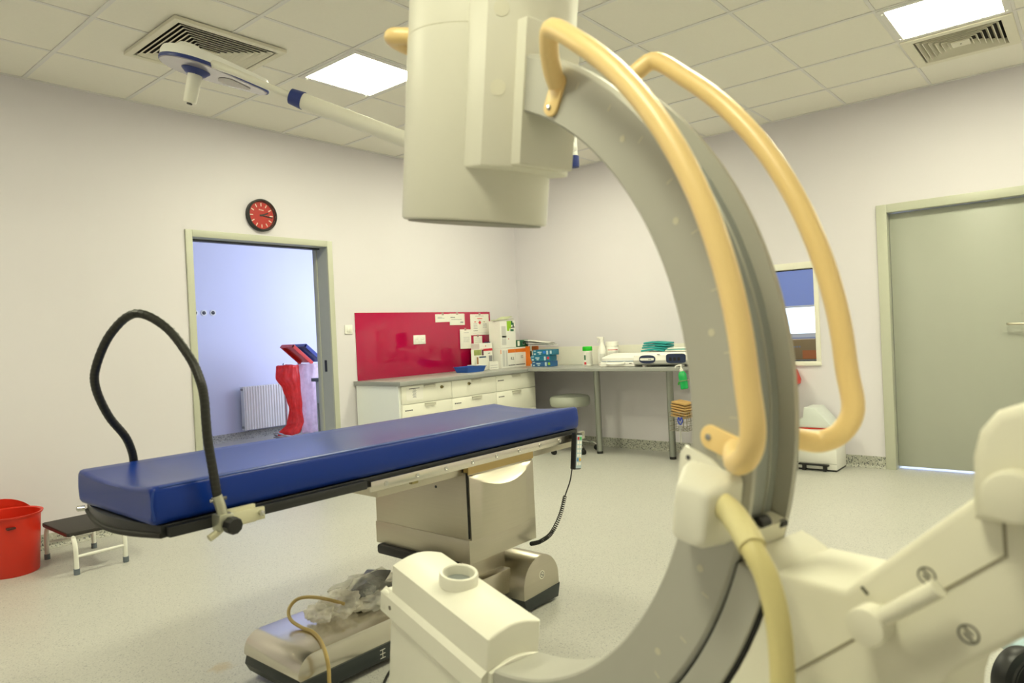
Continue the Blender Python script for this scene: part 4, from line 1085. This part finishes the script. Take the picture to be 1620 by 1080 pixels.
# ------------------------------------------------------------------ mobile C-arm
CC = Vector((-5.01856, -3.99620, 1.08642)); AZ = math.radians(-101.3953); TH = math.radians(9.0)
LM = Matrix.Translation((CC.x, CC.y, 0)) @ Matrix.Rotation(AZ, 4, 'Z')          # x to spine, y away, z up
GM = LM @ Matrix.Translation((0, 0, CC.z)) @ Matrix.Rotation(TH, 4, 'Y')        # ring frame, tilted along its orbit
t = thing('c_arm', 'mobile X-ray C-arm with grey ring, yellow handles and cream detector housing', 'C-arm', (LM @ Vector((1.25, .09, 0))), AZ)
CA = t
XF.append(GM)
RI, RO, WD = .612, .720, .134
def arc_ang(r, xe): return math.acos(xe / r)
def ringsec(prof, a0f, a1f, n=64):
    rows = []
    for k in range(n + 1):
        row = []
        for r, y in prof:
            a0, a1 = a0f(r), a1f(r); a = a0 + (a1 - a0) * k / n
            row.append(Vector((r * math.cos(a), y, r * math.sin(a))))
        rows.append(row)
    return bm_rings(rows)
c_ = .004
prof = [(RI, c_), (RI + c_, 0), (RO - .008, 0), (RO, .006), (RO, .016), (RO - .026, .019), (RO - .026, WD - .019), (RO, WD - .016), (RO, WD - c_), (RO - c_, WD), (RI + c_, WD), (RI, WD - c_)]
ring = emit_mesh('c_ring', ringsec(prof, lambda r: -arc_ang(r, .15), lambda r: arc_ang(r, .15)), cgrey, t, 25)
emit_mesh('ring_channel', ringsec([(RO - .0265, .0192), (RO - .0255, .0192), (RO - .0255, WD - .0192), (RO - .0265, WD - .0192)], lambda r: -arc_ang(r, .16), lambda r: arc_ang(r, .16)), chan, ring)
for yy in (.045, .090):
    emit_mesh('track_wire', ringsec([(RO - .0256, yy - .002), (RO - .0225, yy - .001), (RO - .0225, yy + .001), (RO - .0256, yy + .002)], lambda r: -1.30, lambda r: 1.30), mat('track_light', (196, 198, 190), .35, metal=.5), ring)
tick = mat('tick_white', (206, 202, 182), .5)
for k in range(17):
    a = math.radians(-64 + 8 * k)
    if -22 < math.degrees(a) < 4: pass
    b = bm_box((.684, -.0006, -.0012), (.697, .0004, .0012)); b.transform(Matrix.Rotation(-a, 4, 'Y')); emit_mesh('scale_mark', b, tick, ring)
    if k % 2 == 0:
        lathe('ring_screw', [(.006, 0), (.006, .0008), (.0005, .0012)], tick, ring, (.668 * math.cos(a + .05), 0, .668 * math.sin(a + .05)), (0, -1, 0), 12)
# handles
def handle(side):
    y0 = 0 if side < 0 else WD
    s = side
    rH = .766 if side < 0 else .762; yo = .076 if side < 0 else .070
    pts = [(.252, y0 + s * .004, .628), (.258, y0 + s * .024, .652), (.276, y0 + s * .050, .685)]
    pts += [(.305, y0 + s * .068, .703)]
    for k in range(11):
        a = math.radians(60 - (60 - 12.5) * k / 10)
        rr = rH
        pts.append((rr * math.cos(a), y0 + s * yo, rr * math.sin(a)))
    pts += [(.762, y0 + s * (yo - .002), .105), (.752, y0 + s * (yo - .012), .066), (.726, y0 + s * .046, .046), (.704, y0 + s * .020, .048), (.694, y0 + s * .003, .051)]
    h = tube('handle', pts, .0172, yel, t, seg=20, smoothn=5)
    for cx, cz, ang in ((.246, .612, 68), (.672, .055, -10)):
        pl = []
        for k in range(24):
            a = 2 * PI * k / 24; px_ = math.copysign(.022, math.cos(a)) + .018 * math.cos(a); pz_ = .019 * math.sin(a)
            q = math.radians(ang); pl.append((cx + px_ * math.cos(q) - pz_ * math.sin(q), cz + px_ * math.sin(q) + pz_ * math.cos(q)))
        ft = prism('handle_foot', pl, 1, min(y0, y0 + s * .007), max(y0, y0 + s * .007), yel, h, .002)
        q = math.radians(ang)
        bx = (cx - math.cos(q) * .024, y0 + s * .007, cz - math.sin(q) * .024)
        lathe('foot_bolt', [(.005, 0), (.005, .002), (.0005, .0025)], chrome, h, bx, (0, s, 0), 12)
    return h
handle(-1); handle(1)
# image intensifier (detector)
DXc, DYc, DR = -.092, .067, .168
det = lathe('detector_housing', [(DR - .012, .379), (DR - .003, .381), (DR, .386), (DR, .774), (DR - .0025, .7755), (DR - .001, .777), (DR - .002, .92), (DR - .03, .985), (DR - .09, 1.01), (.001, 1.015)], cream, t, (DXc, DYc, 0), (0, 0, 1), 72)
lathe('entrance_plate', [(DR - .013, .3785), (DR - .014, .3765), (.001, .3765)], mat('entrance_grey', (150, 148, 132), .5), det, (DXc, DYc, 0), (0, 0, 1), 48)
pl = [(-.06, -.052), (.088, -.052), (.122, -.010), (.134, .02), (.134, .114), (.122, .144), (.088, .186), (-.06, .186)]
mnt = prism('detector_mount', pl, 2, .487, .99, cream, t, .006)
for z in (.640, .790):
    d = Vector((.046, -.046 * 1.0, 0)); nrm = Vector((.038, -.046, 0)).normalized()
    lathe('plug', [(.016, -.001), (.016, .0008), (.0005, .001)], cream2, mnt, Vector((.1052, -.0309, z)), Vector((.042, -.034, 0)).normalized(), 24)
brk = prism('end_bracket', [(.114, -.004), (.153, -.004), (.153, .138), (.114, .138)], 2, .492, .772, cream, t, .004)
# yellow side grip of the detector
tube('detector_grip', [(-.165, -.035, .785), (-.200, -.080, .785), (-.222, -.092, .785), (-.250, -.06, .785), (-.272, .0, .785), (-.262, .06, .785)], .0185, yel, det, seg=16)
# X-ray tube housing
BX0_, BX1_, BW, BZ = -.296, .136, .1525, -.527
yl, yr = DYc - BW / 2, DYc + BW / 2
pl = [(yl, -.93), (yl, BZ)]
for k in range(1, 10):
    u = k / 10; pl.append((yl + BW * u, BZ + .018 * math.sin(PI * u)))
pl += [(yr, BZ), (yr, -.93)]
tub = prism('tube_housing', pl, 0, BX0_, BX1_, cream, t, .006, 3)
rows = [[Vector((x, y, z)) for y, z in ((yl - .014, -.612), (yl + .002, -.600), (yl + .002, -.668), (yl - .014, -.664))] for x in (BX0_ - .032, BX0_ - .024, BX1_ - .002, BX1_ + .0)]
emit_mesh('side_band', bm_rings(rows), cream, tub, 30)
box('band_lug', (BX0_ - .034, yl - .014, -.664), (BX0_ + .004, yl + .05, -.604), cream, tub, .010, 3)
lathe('band_screw', [(.006, 0), (.006, .001), (.0005, .001)], mat('screw_dark', (110, 106, 92), .4, metal=.6), tub, (BX0_ + .02, yl - .0142, -.636), (0, -1, 0), 12)
pz = BZ + .0175
lathe('beam_port', [(.049, -.004), (.049, .022), (.047, .026), (.042, .027), (.0395, .024), (.0385, -.012)], cream, tub, (-.094, DYc, pz), (0, 0, 1), 48)
lathe('port_window', [(.0383, -.016), (.0383, -.003), (.0005, -.003)], mat('port_grey', (150, 156, 156), .15, metal=.3), tub, (-.094, DYc, pz + .004), (0, 0, 1), 36)
pl = [(yl + .004, -.93)] + [(yl + .004, -.602)] + [(yl + .004 + (BW - .008) * k / 10, -.602 + .016 * math.sin(PI * k / 10)) for k in range(1, 10)] + [(yr - .004, -.602), (yr - .004, -.93)]
prism('ring_collar', pl, 0, BX1_, BX1_ + .012, cream, tub, .003)
# ring end sits in a short grey neck
# connector block and cable on the near face of the ring
pl = [(.597, .022), (.606, .036), (.655, .026), (.690, .006), (.705, -.02), (.700, -.08), (.600, -.075)]
cpl = prism('connector_plate', pl, 1, -.007, .0, cream, t, .003)
for x, z in ((.615, .018), (.634, .012)): lathe('plate_screw', [(.004, 0), (.004, .001), (.0005, .001)], ink, cpl, (x, -.007, z), (0, -1, 0), 10)
rows = []
def rr4(x0, x1, z0, z1, y, r=.012):
    out = []
    for cx, cz, a0 in ((x1 - r, z1 - r, 0), (x0 + r, z1 - r, PI / 2), (x0 + r, z0 + r, PI), (x1 - r, z0 + r, 1.5 * PI)):
        for k in range(4):
            a = a0 + PI / 2 * k / 3; out.append(Vector((cx + r * math.cos(a), y, cz + r * math.sin(a))))
    return out
rows = [rr4(.612, .712, -.086, .016, -.004), rr4(.622, .712, -.086, .014, -.03), rr4(.648, .710, -.082, .004, -.076), rr4(.652, .707, -.080, .001, -.081), rr4(.658, .702, -.074, -.005, -.0835)]
cb = emit_mesh('connector_block', bm_rings(rows), cream, t, 40)
XF.pop()
XF.append(LM)
tube('strain_relief', [(.685, -.043, .958), (.712, -.050, .949), (.738, -.064, .936), (.758, -.078, .925), (.768, -.085, .918)], .0185, mat('cable_cream', (224, 214, 160), .5), cb, seg=18, smoothn=5)
cbl = tube('main_cable', [(.755, -.076, .927), (.772, -.087, .913), (.790, -.090, .886), (.803, -.091, .840), (.808, -.092, .780), (.806, -.090, .70), (.81, -.08, .55), (.86, -.03, .35), (1.0, .02, .22), (1.16, .06, .20)], .0155, mat('cable_yellow', (220, 208, 146), .5), t, seg=18, smoothn=6)
XF.pop()
# carriage that holds the ring
XF.append(GM)
ca = lambda d: (lambda r: math.radians(d))
car = emit_mesh('carriage', ringsec([(RO + .006, -.003), (.772, -.003), (.774, .0), (.774, WD + .003), (RO + .006, WD + .003)], ca(-48), ca(-9.2), 24), cgrey, t, 25)
emit_mesh('carriage_gap', ringsec([(RO + .0006, .002), (RO + .006, .002), (RO + .006, WD - .002), (RO + .0006, WD - .002)], ca(-48), ca(-9.4), 24), black, car)
emit_mesh('carriage_gap', ringsec([(.774, .002), (.7795, .002), (.7795, WD + .0), (.774, WD + .0)], ca(-48), ca(-10), 24), black, car)
# end of the carriage inside the channel with its roller
emit_mesh('roller_block', ringsec([(RO - .022, .024), (RO + .008, .024), (RO + .008, WD - .024), (RO - .022, WD - .024)], ca(-12), ca(-5.4), 6), cream2, car)
lathe('roller', [(.003, -.014), (.011, -.012), (.011, .012), (.003, .014)], black, car, (RO - .006, .052, -.066), (0, 1, 0), 20)
lathe('roller', [(.003, -.009), (.006, -.008), (.006, .008), (.003, .009)], black, car, (RO + .002, .098, -.074), (0, 1, 0), 16)
prism('carriage_lip', [(.724, -.098), (.745, -.102), (.765, -.109), (.779, -.117), (.778, -.121), (.75, -.122), (.724, -.118)], 1, .004, .160, cream2, car, .002)
prism('lip_gap', [(.735, -.1215), (.7765, -.1205), (.776, -.126), (.735, -.127)], 1, .003, .158, black, car)
XF.pop()
XF.append(LM)
# support arm: block behind the carriage and inclined beam up to the column head
def arcp(r, d): a = math.radians(d); return (r * math.cos(a), CC.z + r * math.sin(a))
poly = [arcp(.780, d) for d in range(-60, -16, 3)] + [(.746, .858), (.844, .858), (1.006, 1.012), (1.085, 1.085), (1.20, 1.085), (1.20, 1.0), (.978, .801), (.966, .789), (.952, .74), (.94, .64), (.90, .55), (.72, .42)]
arm = prism('support_arm', poly, 1, .0, .166, cream2, t, .010, 3)
head = prism('arm_head', [(1.004, .985), (1.006, 1.055), (1.013, 1.083), (1.030, 1.106), (1.060, 1.118), (1.42, 1.118), (1.42, .985)], 1, -.030, .20, cream2, t, .014, 3)
seamd = mat('seam_shadow', (150, 144, 122), .7)
def strip(nm, p, q, w, y, m, parent, th=.0012):
    p = Vector((p[0], 0, p[1])); q = Vector((q[0], 0, q[1])); d = (q - p).normalized(); n_ = Vector((-d.z, 0, d.x)) * w / 2
    bm = bmesh.new(); c4 = [p + n_, q + n_, q - n_, p - n_]
    bm_rings([[Vector((v.x, y - th, v.z)) for v in c4], [Vector((v.x, y + .0005, v.z)) for v in c4]], bm=bm)
    return emit_mesh(nm, bm, m, parent)
strip('cover_seam', (.735, .696), (1.028, .945), .0032, 0, seamd, arm)
strip('cover_seam', (1.0275, .943), (1.0268, .988), .0032, 0, seamd, arm)
lv = lathe('lever_hub', [(.012, -.05), (.022, -.048), (.0235, -.045), (.0235, -.02), (.017, -.016), (.016, 0)], cream2, t, (.892, 0, .838), (0, 1, 0), 28)
bmL = bm_tube([(.895, -.036, .842), (.93, -.037, .870), (.972, -.036, .904)], .0105, 12, None, 4)
emit_mesh('lever_arm', bmL, cream2, lv)
lathe('clamp_knob', [(.018, -.060), (.025, -.058), (.027, -.053), (.027, -.036), (.022, -.03)], cream2, t, (1.050, .0, 1.022), (0, 1, 0), 32)
sym = mat('symbol_grey', (96, 94, 82), .6)
for x, z, s in ((.946, .903, 1), (.988, .846, 1.1)):
    ringdisc('symbol_ring', .0105 * s, .0085 * s, 0, sym, (x, -.0002, z), (0, -1, 0), arm)
    for a0 in (20, 200):
        b = bm_box((-.0055 * s, -.0010, -.0012), (.0055 * s, -.0002, .0012)); b.transform(Matrix.Translation((x, 0, z + (.003 if a0 < 90 else -.003) * s)) @ Matrix.Rotation(.7, 4, 'Y')); emit_mesh('symbol_mark', b, sym, arm)
strip('index_mark', (.868, .870), (.876, .862), .004, 0, sym, arm)
# column and mobile base (outside the right edge of the photo)
box('column', (1.22, -.02, .20), (1.44, .19, 1.0), cream, t, .02, 3)
box('base_cover', (1.06, -.12, .10), (1.95, .29, .24), cream, t, .03, 3)
for x, y in ((1.14, -.18), (1.14, .35), (1.86, -.18), (1.86, .35)):
    lathe('base_wheel', [(.02, -.025), (.06, -.022), (.065, -.015), (.065, .015), (.06, .022), (.02, .025)], black, t, (x, y, .0655), (0, 1, 0), 24)
    box('wheel_fork', (x - .03, min(y, .08) - .0, .06) if y < 0 else (x - .03, .25, .06), (x + .03, -.08 if y < 0 else y, .14), cream, t, .005)
XF.pop()

# ------------------------------------------------------------------ surgical lamp on its ceiling arm
def at(u, v, d): return CAM + ray(u, v) * d
Rh = Vector((RT.x, RT.y, 0)).normalized(); Fh = Vector((F.x, F.y, 0)).normalized(); Zu = Vector((0, 0, 1))
dn = (-.25 * Rh - .97 * Zu + .02 * Fh).normalized()
ax = Rh * .84 + Fh * .54
ax = (ax - dn * ax.dot(dn)).normalized()          # long axis of the head, to the right
ay = dn.cross(ax).normalized()
P0 = at(311, 106, 3.3)
LHM = Matrix(((ax.x, ay.x, -dn.x, P0.x), (ax.y, ay.y, -dn.y, P0.y), (ax.z, ay.z, -dn.z, P0.z), (0, 0, 0, 1)))
t = thing('surgical_lamp', 'white surgical ceiling lamp with a blue trimmed head and downward grip on a long arm', 'surgical lamp', P0)
XF.append(LHM)
def tear(s, r0=.162, tail=.265, rt=.07):
    pts = []
    for k in range(36):
        a = 2 * PI * k / 36; pts.append([r0 * math.cos(a), r0 * math.sin(a)])
    out = []
    for k in range(36):
        a = -PI * .62 + 2 * PI * .62 * 0 + 2 * PI * k / 36
    # hull of big circle and small tail circle
    al = math.acos((r0 - rt) / tail)
    for k in range(25):
        a = al + (2 * PI - 2 * al) * k / 24; out.append((s * r0 * math.cos(a), s * r0 * math.sin(a)))
    for k in range(13):
        a = -al + 2 * al * k / 12; out.append((s * (tail + rt * math.cos(a)), s * rt * math.sin(a)))
    return out
tr = lambda s, z: [Vector((x, y, z)) for x, y in tear(s)]
emit_mesh('lamp_shell', bm_rings([tr(1.0, -.004), tr(1.0, .030), tr(.96, .046), tr(.85, .052)]), white, t, 40)
emit_mesh('blue_trim', bm_rings([tr(1.004, -.012), tr(1.012, -.008), tr(1.012, .0), tr(1.004, .004)]), navy, t, 40)
emit_mesh('light_face', bm_rings([tr(.97, -.016), tr(.99, -.010), tr(.99, -.004)]), mat('lamp_glass', (176, 172, 180), .12, metal=.35), t, 40)
prism('face_patch', [(x * .30 + .15, y * .42) for x, y in tear(1.0)], 2, -.0185, -.0155, mat('lamp_patch', (160, 154, 148), .3), t)
lathe('grip_collar', [(.060, 0), (.064, -.012), (.045, -.030), (.030, -.034)], navy, t, (0, 0, -.006), (0, 0, 1), 28)
lathe('grip', [(.032, -.030), (.033, -.036), (.030, -.165), (.026, -.172), (.014, -.173)], cream, t, (0, 0, 0), (0, 0, 1), 28)
lathe('grip_button', [(.013, -.172), (.012, -.179), (.0005, -.180)], blackp, t, (0, 0, 0), (0, 0, 1), 18)
lathe('joint_cap', [(.055, .05), (.055, .075), (.045, .085), (.001, .087)], white, t, (-.045, 0, 0), (0, 0, 1), 28)
XF.pop()
A0, A1, A2, A3 = at(290, 90, 3.28), at(470, 156, 3.25), at(700, 245, 3.25), at(765, 268, 3.25)
tube('thin_arm', [A0, at(345, 104, 3.2), at(420, 135, 3.2), A1], .021, cream, t, seg=16, radii=lambda u: .024 - .008 * min(1, u * 2))
d_ = (A2 - A1).normalized()
cyl('arm_collar', A1 - d_ * .03, A1 + d_ * .03, .036, navy, t, r1=.041, seg=24)
cyl('spring_arm', A1 + d_ * .028, A3, .037, cream, t, seg=24)
JP = at(908, 240, 3.4)
lathe('arm_joint', [(.001, -.07), (.05, -.068), (.055, -.05), (.055, .05), (.05, .06), (.001, .062)], white, t, A3, (0, 0, 1), 28)
tube('link_arm', [A3, A3.lerp(Vector((JP.x, JP.y, JP.z + .02)), .5), Vector((JP.x, JP.y, JP.z + .02))], .028, white, t, seg=16)
zl = JP.z - .078
lathe('post_tip', [(.001, 0), (.022, .002), (.024, .012), (.024, .055), (.020, .058)], navy, t, (JP.x, JP.y, zl), (0, 0, 1), 20)
lathe('post', [(.018, .055), (.0175, .20), (.0185, .204), (.0185, .210), (.0175, .214), (.017, .50)], white, t, (JP.x, JP.y, zl), (0, 0, 1), 20)
cm_ = Vector((-3.55, -2.75, H)); pe = Vector((JP.x, JP.y, zl + .46))
tube('boom', [pe, pe.lerp(Vector((cm_.x, cm_.y, pe.z)), .5), Vector((cm_.x, cm_.y, pe.z))], .032, white, t, seg=16)
cyl('ceiling_tube', (cm_.x, cm_.y, pe.z - .05), (cm_.x, cm_.y, H - .05), .05, white, t, seg=24)
lathe('ceiling_rose', [(.06, -.09), (.13, -.055), (.14, -.04), (.14, -.002)], white, t, (cm_.x, cm_.y, H), (0, 0, 1), 36)

# ------------------------------------------------------------------ side room contents
t = thing('radiator', 'white panel radiator on the far wall seen through the doorway', 'radiator', (-1.05, 3.42, .12))
rows = []
n = 24 * 4; xa, xb = -1.52, -.62
for k in range(n + 1):
    x = xa + (xb - xa) * k / n; ph = (k % 4)
    y = 3.385 if ph in (0, 3) else 3.372
    rows.append([Vector((x, y, .13)), Vector((x, y, .685)), Vector((x, 3.395, .69)), Vector((x, 3.395, .125))])
emit_mesh('front_panel', bm_rings(rows), white, t, 20)
box('back_panel', (xa, 3.44, .13), (xb, 3.455, .685), white, t)
box('side_cover', (xa - .012, 3.38, .125), (xa, 3.46, .69), white, t, .003)
box('side_cover', (xb, 3.38, .125), (xb + .012, 3.46, .69), white, t, .003)
bm = bmesh.new()
for k in range(30): bm_box((xa + .01 + k * .0298, 3.385, .684), (xa + .014 + k * .0298, 3.455, .690), bm=bm)
emit_mesh('top_grille', bm, white, t)
for z in (.165, .655): cyl('end_plug', (xa - .03, 3.415, z), (xa - .012, 3.415, z), .015, greytop, t, seg=12)
outl = ['leftmost round wall outlet in the side room, beside the door casing', 'middle of three round wall outlets in the side room', 'rightmost of three round wall outlets in the side room']
for k, x in enumerate((-2.05, -1.938, -1.82)):
    t = thing('wall_outlet', outl[k], 'wall outlet', (x, YB - .01, 1.62), group='round wall outlets in the side room')
    lathe('flange', [(.038, 0), (.038, .006), (.026, .008), (.024, .003), (.001, .003)], white, t, (x, YB, 1.655), (0, -1, 0), 24)
    lathe('socket', [(.022, .003), (.020, .012), (.010, .013), (.009, .006), (.001, .006)], blackp, t, (x, YB, 1.655), (0, -1, 0), 20)
    for a in range(3): box('pin', (x - .014 + a * .011, YB - .015, 1.651), (x - .008 + a * .011, YB - .012, 1.659), chrome, t)
# waste sack trolley
TY = 2.75
t = thing('sack_trolley', 'chrome waste sack trolley with a red lid and a blue lid in the side room', 'sack trolley', (-1.05, TY, 0))
for x in (-1.20, -.98, -.78):
    tube('frame_tube', [(x, TY + .20, .05), (x, TY + .20, .90), (x, TY + .205, .94), (x, TY + .22, .96)], .011, chrome, t, seg=10, smoothn=4)
tube('base_rail', [(-1.30, TY - .16, .06), (-1.44, TY - .12, .10), (-1.46, TY, .12), (-1.44, TY + .12, .10), (-1.36, TY + .16, .06)], .012, chrome, t, seg=10)
box('base_plate', (-1.42, TY - .16, .045), (-.60, TY + .16, .06), greytop, t)
for x in (-1.38, -.66):
    for y in (TY - .13, TY + .13):
        lathe('caster', [(.01, -.012), (.022, -.010), (.022, .010), (.01, .012)], black, t, (x, y, .0225), (0, 1, 0), 14)
for nm, x0, x1, m in (('red_lid', -1.0, -.98, redp), ('blue_lid', -.82, -.80, mat('blue_lid', (26, 50, 140), .4))):
    XF.append(Matrix.Translation(((x0 + x1) / 2, TY, .965)) @ Matrix.Rotation(math.radians(41), 4, 'Y'))
    bm = bm_box((-.36, -.14, 0), (.0, .14, .014), .004); bm_box((-.36, -.14, -.03), (.0, -.125, .004), bm=bm); bm_box((-.36, .125, -.03), (.0, .14, .004), bm=bm); bm_box((-.36, -.14, -.03), (-.345, .14, .004), bm=bm)
    emit_mesh('lid', bm, m, t)
    XF.pop()
def bag(nm, label, path, cy, zb, zt, m, seed, fold):
    rows = []; n = 40; sg = 72
    for k in range(n + 1):
        u = k / n; z = zb + (zt - zb) * u
        f = u * (len(path) - 1); a_i = min(int(f), len(path) - 2); f -= a_i; f = f * f * (3 - 2 * f)
        cx, rx, ry = [p + (q - p) * f for p, q in zip(path[a_i], path[a_i + 1])]
        ring = []
        for j in range(sg):
            a = 2 * PI * j / sg
            w = 1 + .20 * mnoise.noise(Vector((math.cos(a) * 2.0, math.sin(a) * 2.0, z * 3.5 + seed))) + fold * abs(mnoise.noise(Vector((math.cos(a) * 5, math.sin(a) * 5, z * 2.2 - seed)))) - fold * .4
            ring.append(Vector((cx + rx * w * math.cos(a), cy + ry * w * math.sin(a), z + .02 * mnoise.noise(Vector((a * 2, seed, z * 6))))))
        rows.append(ring)
    o = emit_mesh(nm, bm_rings(rows), m, None, 180)
    return tag(o, label, 'waste bag')
bag('waste_bag', 'crumpled red plastic waste bag hanging from the sack trolley', [(-1.30, .14, .11), (-1.20, .10, .09), (-1.205, .075, .09), (-1.22, .095, .10), (-1.245, .11, .11), (-1.285, .16, .13), (-1.275, .15, .13)], TY - .02, .09, .95, veil('red_film', (252, 74, 64), .80, .3), 2.0, .30)
bag('waste_bag', 'translucent white and pink waste bag hanging beside the red one', [(-1.0, .12, .12), (-1.0, .125, .12), (-1.0, .125, .12), (-1.01, .13, .12), (-1.02, .155, .13), (-1.0, .15, .13)], TY - .06, .08, .95, veil('pink_film', (244, 228, 240), .75, .35), 6.0, .14)
# grey cabinet just inside the side room
t = thing('side_cabinet', 'grey cabinet with dark top partly hidden behind the doorway jamb', 'cabinet', (-1.6, .55, 0))
box('body', (-2.145, .24, .06), (-1.2, .86, .835), mat('cabinet_grey', (190, 194, 198), .45), t, .002)
box('top', (-2.175, .22, .835), (-1.18, .89, .868), mat('dark_top', (92, 98, 106), .4), t, .002)
box('plinth', (-2.10, .28, 0), (-1.2, .82, .06), greytop, t)
box('edge_handle', (-2.153, .82, .25), (-2.145, .835, .62), greytop, t)

# ------------------------------------------------------------------ control room contents
t = thing('control_desk', 'desk below the far window in the control room', 'desk', (2.7, -2.6, 0))
box('top', (2.35, -3.48, .72), (3.08, -1.1, .75), greytop, t)
for y in (-3.44, -1.14): box('side_panel', (2.4, y - .015, 0), (3.05, y + .015, .72), greytop, t)
t = thing('cardboard_box', 'brown cardboard box with orange corner seen low through the control-room window', 'box', (2.6, -2.26, .75))
card = mat('cardboard', (168, 140, 88), .8, var=.06)
box('carton', (2.42, -2.62, .751), (2.72, -1.90, .99), card, t, .003)
box('print', (2.418, -2.62, .76), (2.4205, -2.36, .86), mat('orange_card', (210, 120, 50), .7), t)
for k in range(5): box('lettering', (2.418, -2.32 + k * .03, .895), (2.4205, -2.34 + k * .03, .915), inkl, t)
tag(tube('window_cord', [(2.97, -2.36, 1.42), (2.97, -2.36, 1.1), (2.97, -2.355, .78)], .006, white, None, seg=8), 'white blind cord hanging at the right of the far window', 'cord')

# ------------------------------------------------------------------ equipment cart at the lower right
wc = at(1614, 1090, 2.12); wr = .096
wc.z = wr + .0005
t = thing('equipment_cart', 'cart with a large black wheel and pale blue shell at the lower right edge', 'cart', (wc.x + .2, wc.y - .25, 0))
wx = (Rh * .30 - Fh * .95).normalized()
whl = lathe('wheel', [(.02, -.038), (.070, -.036), (.074, -.030), (.080, -.028), (.092, -.022), (.096, -.012), (.096, .012), (.092, .022), (.080, .028), (.074, .030), (.070, .036), (.02, .038)], blackp, t, wc, wx, 40)
lathe('hub_cap', [(.066, .0365), (.064, .039), (.001, .040)], black, t, wc, wx, 32)
lathe('brake_stud', [(.006, 0), (.005, .006), (.001, .007)], chrome, t, wc + Zu * .060 - Rh * .062 - Fh * .02, (-Rh.x * .8, -Rh.y * .8, .5), 10)
fk = wc + Rh * .045
cyl('swivel_post', fk + Zu * .06, fk + Zu * .14, .014, black, t, seg=16)
shell = mat('pale_blue_shell', (178, 204, 214), .4)
q = fk + Rh * .16 - Fh * .10
XF.append(Matrix.Translation((q.x, q.y, 0)) @ Matrix.Rotation(math.atan2(Rh.y, Rh.x), 4, 'Z'))
box('shell', (-.19, -.28, .135), (.40, .28, .19), shell, t, .02, 3)
box('cabinet', (-.02, -.24, .19), (.38, .24, .75), cream2, t, .015)
for x, y in ((.33, -.22), (.33, .22), (-.1, -.24)):
    lathe('wheel', [(.02, -.02), (.05, -.02), (.06, -.01), (.06, .01), (.05, .02), (.02, .02)], blackp, t, (x, y, .0605), (0, 1, 0), 24)
    cyl('swivel_post', (x, y, .06), (x, y, .14), .012, black, t, seg=10)
XF.pop()
